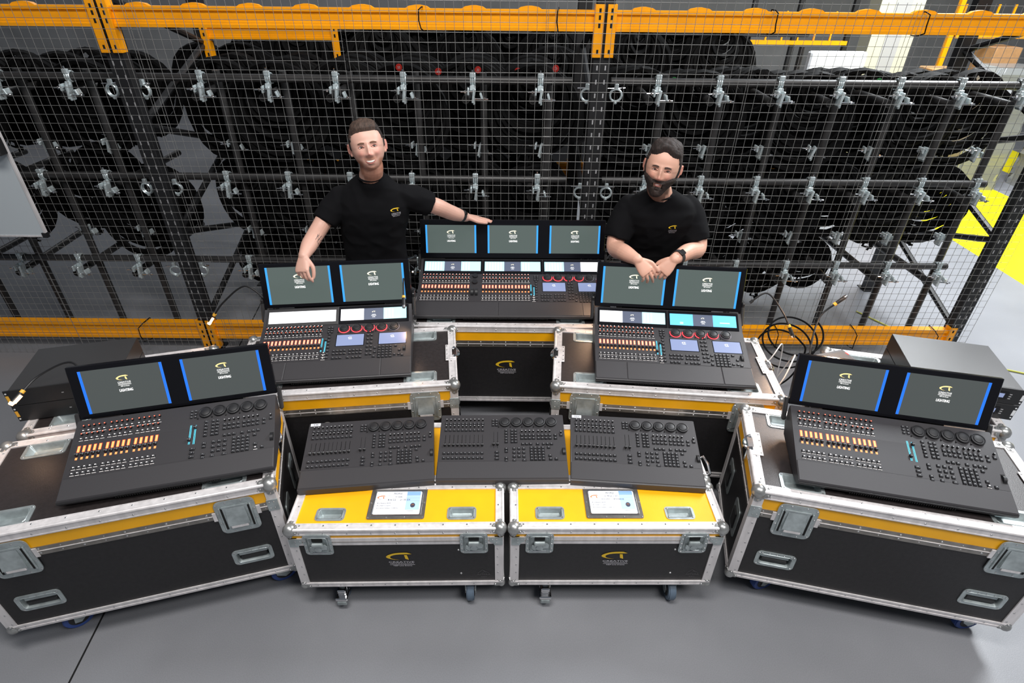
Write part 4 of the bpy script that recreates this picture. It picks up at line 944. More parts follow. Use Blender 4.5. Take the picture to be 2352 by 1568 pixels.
# ---- whiteboard with pen cup
t = thing('whiteboard', 'whiteboard at the left frame edge with grey frame, in front of the fence', 'whiteboard', (-4.15, 3.36, 1.045))
m = MB(); m.box(0, 1.19, 0, .012, .0, .95, 'board'); m.build('board', t)
m = MB()
for a in ((1.185, 1.197, -.004, .016, -.006, .956), (-.006, 1.197, -.004, .016, -.008, .002), (-.006, 1.197, -.004, .016, .948, .958)): m.box(*a, 'alu')
m.box(1.17, 1.2, -.006, .018, -.012, .02, 'black'); m.build('frame', t)
t = thing('pen_cup', 'black pen cup clipped to the whiteboard edge', 'pen holder', (-2.975, 3.32, 1.56))
m = MB(); m.box(-.035, .035, -.03, .03, 0, .10, 'black', None, .006); m.build('cup', t)
for nm, x, k in (('red', -.018, 'tag_red'), ('blue', .022, 'scr_blue')):
    m = MB(); m.cyl((x, -.01, .05), (x + (.02 if x > 0 else -.02), -.02, .145), .006, 'tag_red' if nm == 'red' else 'blue_tyre', 8); m.build('marker_pen', t)

# ---- loose cables and lamps
def cable(label, pts, r=.005, k='cable', cat='cable', group=None, closed=False):
    P = [Vector(p) for p in pts]; C = []
    for i in range(len(P) - 1):
        p0, p1, p2, p3 = P[max(i - 1, 0)], P[i], P[i + 1], P[min(i + 2, len(P) - 1)]
        for q in range(8):
            u = q / 8; C.append(.5 * ((2 * p1) + (p2 - p0) * u + (2 * p0 - 5 * p1 + 4 * p2 - p3) * u * u + (-p0 + 3 * p1 - 3 * p2 + p3) * u ** 3))
    C.append(P[-1]); m = MB(); m.tube(C, r, k, 7); o = m.build('cable'); return tag(o, label, cat, group)
cable('yellow and green cable on the floor by the right upright', [(3.0, 4.3, .008), (3.3, 3.8, .008), (3.5, 3.55, .008), (3.9, 3.35, .008), (4.3, 3.0, .008), (4.4, 2.6, .008)], .006, 'yg')
cable('black cable on the floor at the far left', [(-4.2, 2.3, .008), (-3.4, 2.35, .008), (-2.9, 2.5, .008), (-2.5, 2.7, .008), (-2.0, 2.9, .008)], .007)
pts = []
for i in range(40): a = i * .5; pts.append((1.80 + .17 * cos(a) + .002 * i, 3.16 + .12 * sin(a), .35 + .17 * sin(a) * .5 + .004 * i))
cable('coiled black cable behind the desk of the bearded man', [(1.6, 3.1, .007), (1.85, 3.2, .007), (1.96, 3.2, .12)] + pts, .006)
cable('white cable curling beside the right desk', [(1.50, 2.95, .006), (1.47, 2.78, .25), (1.50, 2.55, .52), (1.57, 2.60, .68), (1.63, 2.72, .60), (1.60, 2.82, .3), (1.55, 3.0, .006)], .004, 'white')
cable('thin white cable hanging below the right desk corner', [(1.45, 3.1, .006), (1.46, 2.9, .3), (1.52, 2.76, .55), (1.62, 2.84, .62), (1.68, 2.9, .3), (1.7, 3.0, .006)], .0035, 'white')
m = MB(); m.box(-.13, .13, -.10, .10, 0, .08, 'black', None, .02); m.box(-.12, .04, -.10, .02, .10, .13, 'rubber', None, .01); m.ball((.07, .03, .085), .03, 'tag_red', 10, 7, (1, .6, .4)); m.ball((.02, -.05, .09), .04, 'card', 10, 7, (1, .7, .3)); o = m.build('cable_bag'); o.location = (1.69, 2.42, .7165); o.rotation_euler = (0, 0, .3); tag(o, 'black bag of loose cable ends between the right road cases', 'bag')
gooseneck('lit gooseneck lamp bending left from the desk below the clean-shaven man', [(-1.36, 2.72, .97), (-1.46, 2.74, 1.03), (-1.60, 2.74, .93), (-1.665, 2.72, .855)], 2.0, (-1.75, 2.7, .3), glow=True)
gooseneck('lit gooseneck lamp over the left rack units', [(-1.80, 1.90, .98), (-1.93, 2.02, 1.03), (-2.06, 1.98, .99), (-2.10, 1.90, .955)], 1.2, (-2.15, 1.85, .8), glow=True)
gooseneck('gooseneck lamp between the middle desk and the left large desk', [(-.61, 3.28, .97), (-.64, 3.1, 1.02), (-.61, 2.86, 1.06), (-.59, 2.70, .99)], 1.5, (-.9, 2.3, .75))
gooseneck('gooseneck lamp at the right end of the middle desk', [(.60, 3.28, .97), (.62, 3.2, 1.05), (.58, 3.08, 1.06), (.53, 3.03, 1.0)], 3, (.3, 2.9, .8))
gooseneck('gooseneck lamp right of the desk under the bearded man', [(1.30, 2.72, .97), (1.38, 2.72, 1.03), (1.46, 2.66, .95), (1.50, 2.62, .88)], 12, (1.33, 2.33, .71))
gooseneck('gooseneck lamp rising left of the far right desk with orange band', [(1.44, 2.12, .72), (1.50, 2.35, .85), (1.60, 2.55, .97), (1.68, 2.58, 1.05)], 14, (1.28, 2.38, .71))

# ---- far right background
def bx(name, label, cat, c, sz, k, b=0., group=None, rz=0.):
    m = MB(); m.box(-sz[0] / 2, sz[0] / 2, -sz[1] / 2, sz[1] / 2, 0, sz[2], k, None, b); o = m.build(name); o.location = c; o.rotation_euler = (0, 0, rz); return tag(o, label, cat, group)
bx('storage_bin', 'pale blue-white bin far behind the fence at upper right', 'bin', (4.12, 8.1, .0), (.72, .12, 1.62), 'white', .02)
m = MB(); m.box(-.3, .3, -.15, .15, 0, 2.7, 'cream'); m.box(-.1, .12, -.16, -.14, 0, 2.7, 'wall_light'); o = m.build('wall_column'); o.location = (5.3, 9.2, 0); struct(o)
t = thing('storage_rack', 'yellow-beamed storage rack far back at upper right', 'rack', (3.2, 8.8, 0))
for xx in (0, .62, 1.35, 2.75):
    m = MB(); m.box(xx - .03, xx + .03, 0, .06, 0, 2.2, 'rack_black' if xx < 2 else 'rack_yellow'); m.build('post', t)
for zz, a, b in ((1.62, 0, 1.35), (1.72, 2.8, 4.6)):
    m = MB(); m.box(a, b, -.02, .04, zz, zz + .05, 'rack_yellow')
    for i in range(int((b - a) / .22)): m.box(a + i * .22, a + i * .22 + .02, 0, .02, zz, zz + .4, 'rack_yellow')
    m.build('beam', t)
bx('cardboard_box', 'brown cardboard box far back right of the pale column', 'box', (5.62, 8.3, .0), (.36, .3, 1.42), 'cardboard', .01)
bx('cardboard_box', 'orange-brown box beside the wrapped pallet far back', 'box', (6.75, 8.9, .0), (.36, .4, 1.62), 'cardboard', .01)
for x, y, sz, l in ((6.25, 7.9, (.62, .5, 1.5), 'plastic-wrapped pallet load left of the far black post'), (7.35, 7.7, (.8, .6, 1.45), 'plastic-wrapped pallet load right of the far black post')):
    m = MB(); rnd = random.Random(5); n = 40
    for z0 in (0,):
        vs = []
        for j in range(22):
            zz = sz[2] * j / 21
            for px_, py_ in rrect(sz[0], sz[1], .06, 9): q = 1 + .05 * rnd.uniform(-1, 1) - (.12 if j == 21 else 0); vs.append((px_ * q, py_ * q, zz))
        m.add(vs, [(j * n + i, j * n + (i + 1) % n, (j + 1) * n + (i + 1) % n, (j + 1) * n + i) for j in range(21) for i in range(n)] + [tuple(range(21 * n, 22 * n))], 'plastic')
    o = m.build('wrapped_pallet', None, 20); o.location = (x, y, 0); tag(o, l, 'pallet')
bx('beige_crate', 'beige crate with dark slots at the right frame edge', 'crate', (6.35, 6.0, 0), (.7, .6, 1.0), 'wall_light', .01, rz=-.2)
# ================================================================ PEOPLE
import numpy as np
from mathutils import noise as mn
from mathutils.bvhtree import BVHTree
def skinmat(name, col, red, stub=None):
    m = bpy.data.materials.new(name); m.use_nodes = True; nt = m.node_tree; b = nt.nodes['Principled BSDF']; L = nt.links.new
    tc = nt.nodes.new('ShaderNodeTexCoord'); n = nt.nodes.new('ShaderNodeTexNoise'); n.inputs['Scale'].default_value = 22; n.inputs['Detail'].default_value = 5; L(tc.outputs['Object'], n.inputs[0])
    r = nt.nodes.new('ShaderNodeValToRGB'); r.color_ramp.elements[0].position = .3; r.color_ramp.elements[1].position = .75; r.color_ramp.elements[0].color = (*col, 1); r.color_ramp.elements[1].color = (*[c * .93 for c in col], 1)
    L(n.outputs['Fac'], r.inputs[0]); out = r.outputs[0]
    if stub:
        at = nt.nodes.new('ShaderNodeAttribute'); at.attribute_name = 'tint'; sp = nt.nodes.new('ShaderNodeSeparateColor'); L(at.outputs['Color'], sp.inputs[0])
        for i, c in ((0, red), (1, stub)):
            mx = nt.nodes.new('ShaderNodeMixRGB'); mx.inputs[2].default_value = (*c, 1); L(sp.outputs[i], mx.inputs[0]); L(out, mx.inputs[1]); out = mx.outputs[0]
    L(out, b.inputs['Base Color']); b.inputs['Roughness'].default_value = .5; b.inputs['Subsurface Weight'].default_value = .12; b.inputs['Subsurface Radius'].default_value = (.012, .005, .003); b.inputs['Subsurface Scale'].default_value = 1.; return m
M['skin'] = skinmat('pale_skin', (.70, .41, .32), (.68, .30, .24), (.42, .18, .11)); M['skin_red'] = skinmat('flushed_skin', (.68, .31, .25), None)
M['skin2'] = skinmat('warm_skin', (.68, .38, .28), (.64, .28, .21), (.13, .07, .05)); M['skin2_red'] = skinmat('warm_flushed_skin', (.64, .30, .22), None)
M['lip'] = mat('lip_pink', (.48, .15, .13), .4); M['mouth'] = mat('mouth_inside', (.10, .015, .012), .5); M['teeth'] = mat('teeth', (.80, .76, .68), .3)
M['eye_white'] = mat('eye_white', (.62, .58, .55), .25); M['iris'] = mat('dark_iris', (.05, .035, .03), .2); M['lash'] = mat('eyelid_line', (.13, .06, .045), .6)
M['hair1'] = mat('short_brown_hair', (.058, .034, .024), .72, noise=(60, .55), bump=(120, 1.), stretch=(3, .6, 1)); M['hair1_side'] = mat('dark_cropped_hair', (.020, .013, .011), .6, noise=(90, .4), bump=(160, .8))
M['hair2'] = mat('dark_brown_hair', (.020, .012, .010), .75, noise=(60, .6), bump=(110, 1.), stretch=(3, .6, 1)); M['beard'] = mat('dark_beard', (.024, .014, .011), .65, noise=(110, .6), bump=(150, 1.))
M['brow1'] = mat('light_brown_brow', (.20, .10, .06), .7); M['brow2'] = mat('dark_brow', (.045, .025, .02), .7)
M['shirt'] = mat('black_cotton', (.0045, .0045, .0055), .9, spec=.15, bump=(700, .25)); M['trouser'] = mat('dark_navy_cotton', (.006, .006, .009), .9, bump=(500, .3)); M['tattoo'] = mat('tattoo_ink', (.10, .075, .07), .6)

def sculpt(seed=0, jaw=.30, smile=1.):
    """head surface, origin at eye level, face toward -y; returns numpy verts and faces"""
    nu, nv = 128, 110; vs = []; 
    for j in range(nv + 1):
        t = pi * j / nv
        for i in range(nu):
            a = 2 * pi * i / nu; vs.append((sin(t) * cos(a), sin(t) * sin(a), cos(t)))
    V = np.array(vs); X, Y, Z = V[:, 0].copy(), V[:, 1].copy(), V[:, 2].copy()
    x = np.sign(X) * np.abs(X) ** np.where(Z > 0, .84, .94) * .0825; y = Y * .096; z = np.sign(Z) * np.abs(Z) ** .95 * .116
    up = np.clip(Z, 0, 1); dn = np.clip(-Z, 0, 1); fr = np.clip(-Y, 0, 1); bk = np.clip(Y, 0, 1)
    x *= 1 + .05 * np.exp(-((Z - .45) / .3) ** 2); x *= 1 - jaw * dn ** 1.7 * (1 + .25 * fr)
    y = np.where(Y > 0, y * (1 + .06 * np.exp(-((Z - .25) / .4) ** 2) - .42 * dn ** 1.3), y)
    # flatter face, fuller lower face toward the chin
    y = np.where(Y < 0, -np.abs(y) ** .9 * (.096 ** .1) * (1 - .04 * dn), y)
    y -= .016 * fr * np.exp(-((Z + .9) / .28) ** 2); z -= .012 * fr * dn ** 2
    m = np.clip(fr * 2.2, 0, 1)
    g = lambda cx, cz, sx, sz: np.exp(-((x - cx) / sx) ** 2 - ((z - cz) / sz) ** 2)
    d = .0215 * g(0, -.036, .0125, .0120) + .0155 * g(0, -.018, .009, .018) + .009 * g(0, .0, .0065, .016)   # nose
    d += .0085 * (g(.0135, -.039, .0062, .0065) + g(-.0135, -.039, .0062, .0065))                     # nostril wings
    d -= .0105 * (g(.031, .001, .0155, .0105) + g(-.031, .001, .0155, .0105))                        # sockets
    d += .0045 * (g(.030, .021, .020, .0065) + g(-.030, .021, .020, .0065)) + .002 * g(0, .02, .01, .008)
    d += (.0045 + .0028 * smile) * (g(.041, -.030, .016, .014) + g(-.041, -.030, .016, .014))           # cheeks
    d -= .0035 * smile * (g(.029, -.052, .005, .013) + g(-.029, -.052, .005, .013))                   # folds
    d += .0048 * g(0, -.0595, .022, .0048) + .0052 * g(0, -.079, .019, .0055) - .0022 * g(0, -.089, .016, .004) - .004 * g(0, -.0525, .004, .004)
    d += .0075 * g(0, -.104, .018, .011) + .002 * g(0, .055, .05, .03)
    d += .0026 * (g(.031, .0095, .0155, .0035) + g(-.031, .0095, .0155, .0035)) + .0022 * (g(.031, -.0095, .013, .0035) + g(-.031, -.0095, .013, .0035))
    y -= d * m
    fs = [(j * nu + i, (j + 1) * nu + i, (j + 1) * nu + (i + 1) % nu, j * nu + (i + 1) % nu) for j in range(nv) for i in range(nu)]
    return np.stack([x, y, z], 1), fs
def ear(mb, s):
    T = TR(s * .0855, .006, -.006) @ RZ(s * radians(-22)) @ RX(radians(-8))
    mb.ball((0, 0, 0), .03, 'skin', 20, 14, (.26, .60, 1.02), T)
    n = 14; mb.tube([(s * .006, .012 * cos(a) + .004, .024 * sin(a) + .003) for a in [radians(-60 + 260 * i / n) for i in range(n + 1)]], .0042, 'skin', 8, T=T)
    mb.ball((s * .003, -.003, -.026), .009, 'skin', 10, 8, (.6, .8, 1), T)
def loft(mb, rings, k='skin', n=28, pw=2.3):
    vs = []; fs = []
    for c, u, v in rings:
        c, u, v = Vector(c), Vector(u), Vector(v)
        for i in range(n):
            a = 2 * pi * i / n; ca, sa = cos(a), sin(a); q = 2 / pw
            vs.append(c + u * (abs(ca) ** q * (1 if ca > 0 else -1)) + v * (abs(sa) ** q * (1 if sa > 0 else -1)))
    L = len(rings); fs = [(j * n + i, j * n + (i + 1) % n, (j + 1) * n + (i + 1) % n, (j + 1) * n + i) for j in range(L - 1) for i in range(n)]
    fs += [tuple(range(n))[::-1], tuple(range((L - 1) * n, L * n))]; mb.add(vs, fs, k)
def limb(mb, pts, rs, k='skin', n=20, ends=True):
    # subdivided tapered tube with rounded ends
    P = [Vector(p) for p in pts]; C = []; R = []
    for i in range(len(P) - 1):
        p0, p1, p2, p3 = P[max(i - 1, 0)], P[i], P[i + 1], P[min(i + 2, len(P) - 1)]
        for q in range(5):
            u = q / 5; C.append(.5 * ((2 * p1) + (p2 - p0) * u + (2 * p0 - 5 * p1 + 4 * p2 - p3) * u * u + (-p0 + 3 * p1 - 3 * p2 + p3) * u ** 3)); R.append(rs[i] + (rs[i + 1] - rs[i]) * (u * u * (3 - 2 * u)))
    C.append(P[-1]); R.append(rs[-1]); mb.tube(C, R, k, n)
    if ends: mb.ball(C[0], R[0], k, 16, 10); mb.ball(C[-1], R[-1] * .95, k, 16, 10)
def hand(mb, w, D, N, S, curls, thumb, spread=(.10, .02, -.06, -.14), sc=1.):
    """w wrist, D toward the fingers, N back of the hand, S toward the thumb"""
    w = Vector(w); D = Vector(D).normalized(); N = (Vector(N) - D * Vector(N).dot(D)).normalized(); S0 = D.cross(N); S = S0 if S0.dot(Vector(S)) > 0 else -S0
    loft(mb, [(w - D * .02 * sc, S * .027 * sc, N * .021 * sc), (w + D * .012 * sc, S * .029 * sc, N * .020 * sc), (w + D * .045 * sc, S * .038 * sc, N * .0175 * sc), (w + D * .075 * sc, S * .0415 * sc, N * .0145 * sc), (w + D * .092 * sc, S * .038 * sc, N * .0105 * sc)], pw=2.4)
    tips = []
    for i, (off, L) in enumerate(((.031, .074), (.0105, .083), (-.0105, .077), (-.030, .060))):
        p = w + D * (.084 - abs(i - 1) * .003) * sc + S * off * sc; d = (D + S * spread[i]).normalized(); pts = [p - d * .012 * sc, p]; nn = N
        for f, c in zip((.46, .30, .24), curls[i]):
            ax = d.cross(nn).normalized(); R_ = Matrix.Rotation(-c, 3, ax); d = R_ @ d; nn = R_ @ nn; p = p + d * L * f * sc; pts.append(p)
        r = .0092 if i < 3 else .008; limb(mb, pts, [r * sc, r * 1.04 * sc, r * .96 * sc, r * .88 * sc, r * .76 * sc], n=12)
        mb.ball(pts[1] + N * .002, r * 1.1 * sc, 'skin', 10, 8); mb.ball(pts[2], r * 1.03 * sc, 'skin', 10, 8); tips.append((pts[-1], d, nn, r))
    p = w + D * .022 * sc + S * .024 * sc; pts = [w + D * .008 * sc + S * .012 * sc, p]; 
    for L, (a, b, c) in zip((.044, .033, .028), thumb):
        d = (D * a + S * b - N * c).normalized(); p = p + d * L * sc; pts.append(p)
    limb(mb, pts, [.014 * sc, .0145 * sc, .012 * sc, .0105 * sc, .009 * sc], n=12); tips.append((pts[-1], d, N, .0092)); return tips
def fuse(mb, vox, smooth=4, name='body'):
    me = mb.mesh('tmp'); o = link('tmp', me); r = o.modifiers.new('r', 'REMESH'); r.mode = 'VOXEL'; r.voxel_size = vox; r.use_smooth_shade = True
    s = o.modifiers.new('s', 'SMOOTH'); s.factor = .5; s.iterations = smooth
    dg = bpy.context.evaluated_depsgraph_get(); out = bpy.data.meshes.new_from_object(o.evaluated_get(dg)); bpy.data.objects.remove(o); out.name = name; out.materials.clear(); return out
def wrinkle(me, amp, sc, off=0., drape=(1, 1, 1)):
    me.update(); vs = me.vertices; N = [v.normal.copy() for v in vs]
    for v, n in zip(vs, N):
        p = Vector((v.co.x * drape[0], v.co.y * drape[1], v.co.z * drape[2])) * sc + Vector((off, off * 2, 0)); q = mn.noise(p) + .5 * mn.noise(p * 2.1); rdg = 1 - abs(q) * 2.2; v.co += n * amp * rdg
def person(label, name, O, head, P, pre, hairf, beard=None, headsc=1.):
    sk = {'a': ('skin', 'skin_red', 'stubble'), 'b': ('skin2', 'skin2_red', 'stubble2')}[pre]
    t = thing('person', label, 'person', O)
    IO = Matrix.Translation(Vector(O)).inverted()
    hc, yaw, pitch, roll = head; TH = IO @ Matrix.Translation(hc) @ RZ(radians(yaw)) @ RX(radians(pitch)) @ RY(radians(roll)) @ Matrix.Scale(headsc, 4); THi = TH.inverted()
    V, F = sculpt(smile=1. if pre == 'a' else .8, jaw=.20 if pre == 'a' else .20)
    # ---- body: one fused surface
    mb = MB(); mb.add([Vector(v) for v in V], F, 'skin', TH)
    for s in (-1, 1):
        q = MB(); ear(q, s); mb.add([Vector(v) for v in q.v], q.f, 'skin', TH)
    nb = IO @ Vector(P['neck']); h0 = TH @ Vector((0, .022, -.045)); h1 = TH @ Vector((0, .014, -.095))
    limb(mb, [h0, h1, h1.lerp(nb, .55), nb, nb + Vector((0, .02, -.06))], [.052, .060, .061, .064, .066])
    tor = P['torso']
    loft(mb, [((IO @ Vector(c)), (a * .86, 0, 0), (0, b * .80, 0)) for c, a, b in tor])
    tips = []
    for A in P['arms']:
        pts = [IO @ Vector(p) for p in A['pts']]; limb(mb, pts, A['r'])
        tips += hand(mb, pts[-1], A['D'], A['N'], A['S'], A['curl'], A['thumb'], A.get('spread', (.10, .02, -.06, -.14)), A.get('sc', 1.))
    for L in P['legs']: limb(mb, [IO @ Vector(p) for p in L], [.085, .075, .055, .055, .04])
    me = fuse(mb, .0034, 3)
    me.materials.append(M[sk[0]]); ca = me.color_attributes.new('tint', 'FLOAT_COLOR', 'POINT'); buf = []
    for v in me.vertices:
        c = THi @ v.co; r = g_ = 0.
        if -.19 < c.z < .1 and abs(c.x) < .115 and -.15 < c.y < .12:
            ax = abs(c.x); r = max(sst((ax - .083) / .006), .8 * math.exp(-((ax - .042) / .018) ** 2 - ((c.z + .030) / .018) ** 2) * (c.y < 0), math.exp(-(ax / .016) ** 2 - ((c.z + .038) / .014) ** 2) * (c.y < -.08))
            if c.y < .03 and ax < .084:
                st = sst((-.048 - .45 * max(0, .05 - ax) - c.z) / .02) * sst((.03 - c.y) / .03) * (1 - sst((-.125 - c.z) / .02))
                mo = math.exp(-(ax / .034) ** 4 - ((c.z + .055) / .0075) ** 2) * .9; chn = sst((-.088 - c.z) / .012) * (ax < .05)
                g_ = max(st * (.35 + .65 * sst((ax - .034) / .012)) , mo, chn * .8) * (.95 if pre == 'a' else 1.)
        buf += [r, g_, 0, 1]
    ca.data.foreach_set('color', buf); me.shade_smooth(); link('body', me, t)
    # ---- face parts
    fv = V[V[:, 1] < -.02]
    def sy(x, z):
        d = (fv[:, 0] - x) ** 2 + (fv[:, 2] - z) ** 2; i = np.argsort(d)[:4]; return float(fv[i, 1].mean())
    for s in (-1, 1):
        m = MB(); ex, ez = s * .031, .0005; yy = sy(ex, ez); hgt = .0054 if pre == 'a' else .0042
        m.ball((ex, yy + .0035, ez), 1., 'eye_white', 20, 12, (.0155, .0062, hgt), TH); m.ball((ex + .0005, yy - .0005, ez + .0004), 1., 'iris', 14, 10, (.0064, .0038, hgt * .98), TH)
        up = [(ex + q * .0145, sy(ex + q * .0145, ez + .003) - .0012 - .001 * (1 - q * q), ez + (1 - q * q) * (hgt + .0008) - .0008 + .0008 * q * s) for q in [-1 + i / 5 for i in range(11)]]
        m.tube(up, .0011, 'lash', 6, T=TH); m.tube([(p[0], p[1] - .0004, p[2] + .0028) for p in up], .0021, sk[1], 6, T=TH)
        m.tube([(p[0], p[1] + .0004, ez - (p[2] - ez) * .9 - .0012) for p in up], .0014, sk[1], 6, T=TH); m.build('eye', t)
        m = MB(); n = 9; pts = [(s * (.014 + .032 * i / n), 0, .0165 + .0055 * sin(pi * (.15 + .75 * i / n)) - .001 * i / n) for i in range(n + 1)]; pts = [(a, sy(a, c) - .0008, c) for a, b, c in pts]
        m.tube(pts, [.0016 + .0018 * sin(pi * min(1, .25 + i / n * .75)) for i in range(n + 1)], 'brow1' if pre == 'a' else 'brow2', 7, T=TH); m.build('eyebrow', t)
    m = MB(); W_, c0, k = (.029, -.0705, .0080) if pre == 'a' else (.020, -.0705, .005); n = 12
    def curve(dz, w_, dy, bow=1.): return [(q * w_, sy(q * w_ * .9, -.069) - dy + .004 * q * q, c0 + dz * (1 - q * q) * bow + k * q * q) for q in [-1 + 2 * i / n for i in range(n + 1)]]
    th = .0055 if pre == 'a' else .003
    m.tube(curve(0, W_, -.0015), [max(.0006, (th + .001) * (1 - (abs(-1 + 2 * i / n)) ** 2)) for i in range(n + 1)], 'mouth', 10, T=TH)
    m.tube(curve(.0008, W_ * .86, .0004), [max(.0006, th * (1 - (abs(-1 + 2 * i / n)) ** 2.5)) for i in range(n + 1)], 'teeth', 10, T=TH)
    m.tube(curve(th + .0022, W_ * 1.03, .0020), [.0011 + .0013 * (1 - abs(-1 + 2 * i / n)) for i in range(n + 1)], 'lip', 8, T=TH); m.tube(curve(-th - .0024, W_ * .95, .0022), [.0012 + .0020 * (1 - abs(-1 + 2 * i / n)) for i in range(n + 1)], 'lip', 8, T=TH)
    m.build('mouth', t)
    # ---- hair and beard shells grown from the scalp
    def shell(nm, fn, keys, kf):
        off = np.array([fn(*p) for p in V]); C = np.array([0, .01, 0]); nrm = V - C; nrm /= np.linalg.norm(nrm, axis=1)[:, None]
        rnd = np.array([mn.noise(Vector(p) * 55) + .6 * mn.noise(Vector((p[0] * 40, p[1] * 160, p[2] * 160))) for p in V])
        W2 = V + nrm * (np.clip(off, 0, 1) * (1 + .16 * rnd))[:, None] - nrm * np.where(off <= 0, .004, 0)[:, None]
        m = MB(); use = [f for f in F if max(off[list(f)]) > 0]; ids = sorted({i for f in use for i in f}); mp = {i: a for a, i in enumerate(ids)}
        vs = [Vector(W2[i]) for i in ids]; grp = {}
        for f in use: grp.setdefault(kf(*V[f[0]]), []).append(tuple(mp[i] for i in f))
        m.v = [tuple(TH @ v) for v in vs]
        for kk, fl in grp.items():
            ix = m.mi(kk); m.f += fl; m.m += [ix] * len(fl)
        return m.build(nm, t, 80)
    shell('hair', hairf, None, (lambda x, y, z: 'hair1' if z > .050 and x < .05 else 'hair1_side') if pre == 'a' else (lambda x, y, z: 'hair2'))
    if beard: shell('beard', beard, None, lambda x, y, z: 'beard')
    # ---- clothes
    mb = MB(); loft(mb, [((IO @ Vector(c)), (a, 0, 0), (0, b, 0)) for c, a, b in tor], 'shirt', 36)
    for A in P['arms']:
        pts = [IO @ Vector(p) for p in A['sleeve']]; limb(mb, pts, A['sr'], 'shirt', 24, False); mb.ball(pts[0], A['sr'][0], 'shirt', 18, 12)
    col = MB(); nbb = nb + Vector((0, -.004, -.012))
    limb(mb, [nbb + Vector((0, .012, .022)), nbb + Vector((0, .018, -.012)), nbb + Vector((0, .035, -.05))], [.068, .078, .088], 'shirt', 28, False)
    me = fuse(mb, .007, 7, 'shirt'); wrinkle(me, .0045, 7.5, 3. if pre == 'a' else 9., (1, 1, 1.2)); me.materials.append(M['shirt']); sh = link('t_shirt', me, t)
    m = MB(); n = 32; m.tube([nb + Vector((.0665 * cos(a), .0 + .064 * sin(a), .006 + .012 * sin(a))) for a in [2 * pi * i / n for i in range(n)]], .0065, 'shirt', 8, closed=True); m.build('collar', t)
    bv = BVHTree.FromObject(sh, bpy.context.evaluated_depsgraph_get())
    m = MB(); T = IO @ TR(*P['print']) @ FRONT; logo(m, T, .047, 0, 'scr_logo_y' if False else 'paint_yellow', 'paint_white', False); text(m, 'CREATIVE', .003, -.011, .046, .007, 0, 'paint_white', T); text(m, 'TECHNOLOGY', .003, -.0195, .046, .0055, 0, 'paint_white', T); text(m, 'NEP Live Events', .003, -.027, .034, .005, 0, 'paint_white', T)
    nv = []
    for v in m.v:
        h = bv.ray_cast(Vector((v[0], v[1] - .5, v[2])), Vector((0, 1, 0))); nv.append((v[0], (h[0].y if h[0] else v[1]) - .0022, v[2]))
    m.v = nv; m.build('shirt_print', t)
    mb = MB(); hp = tor[0]; loft(mb, [(IO @ (Vector(tor[0][0]) + Vector((0, 0, dz))), (a, 0, 0), (0, b, 0)) for dz, a, b in ((-.10, .17, .12), (-.02, .185, .125), (.04, .18, .12))], 'trouser')
    for L in P['legs']: limb(mb, [IO @ Vector(p) for p in L[:4]] + [IO @ (Vector(L[3]) + (Vector(L[4]) - Vector(L[3])) * .2)], [.105, .095, .075, .068, .065], 'trouser', 20, False)
    me = fuse(mb, .012, 5, 'trousers'); me.materials.append(M['trouser']); link('trousers', me, t)
    for L in P['legs']:
        m = MB(); f = IO @ Vector(L[4]); m.ball((f.x, f.y - .06, .045), 1, 'black', 16, 10, (.048, .13, .045)); m.box(f.x - .045, f.x + .045, f.y - .18, f.y + .06, .002, .022, 'rubber', None, .01); m.build('shoe', t)
    # nails
    m = MB()
    for p, d, nn, r in tips:
        q = p + nn * r * .55; T = Matrix.Translation(q) @ d.to_track_quat('Y', 'Z').to_matrix().to_4x4(); m.ball((0, -.001, 0), 1, 'skin_red', 8, 6, (.0052, .007, .0022), Matrix.Translation(q) @ (Matrix((d.cross(nn).normalized(), d, nn)).transposed()).to_4x4())
    m.build('fingernails', t)['kind'] = 'stuff'
    return t, IO
def sst(x): x = max(0., min(1., x)); return x * x * (3 - 2 * x)
def hairA(x, y, z):
    # short sides, longer top swept to the viewer's left
    line = .074 - .010 * (x / .05) if y < -.03 else .074
    if y < -.045: e = z - (.071 - .16 * max(0, -x - .02) * .9 - .25 * max(0, abs(x) - .048))
    elif y < .012: e = max(z - .030, (y + .030) * 1.4 if z > -.012 else -1)
    else: e = z + .075 - (0 if abs(x) > .03 else .0)
    if y < .02 and z < .028 and abs(x) > .06: e = min(z + .012, (y + .032))
    if e <= 0: return 0
    top = sst((z - .055) / .05); return sst(e / .012) * (.006 + .009 * top + (.006 * top if y < -.02 else 0))
def hairB(x, y, z):
    if y < -.045: e = z - (.074 + .010 * cos(x * 60) - .35 * max(0, abs(x) - .05))
    elif y < .012: e = max(z - .030, (y + .034) * 1.4 if z > -.02 else -1)
    else: e = z + .075
    if y < .02 and z < .028 and abs(x) > .058: e = min(z + .04, (y + .036))
    if e <= 0: return 0
    top = sst((z - .05) / .05); return sst(e / .012) * (.006 + .019 * top)
def beardB(x, y, z):
    if y > .02 or z > -.015: return 0
    ax = abs(x); lim = -.030 - .45 * max(0, .062 - ax)          # upper edge falls from the sideburn to the cheek
    e = lim - z
    if ax < .036 and -.062 < z < -.040 and y < -.07: e = max(e, .0045 - abs(z + .0535 + .10 * ax * ax * 10) * .6 + .002)  # moustache
    if ax < .024 and -.084 < z < -.060: e = min(e, (ax - .020) * .5)
    if y > -.01: e = min(e, (.02 - y) * .5)
    if e <= 0: return 0
    return sst(e / .012) * (.0085 + .026 * sst((-z - .080) / .04) * sst((-y - .01) / .04))
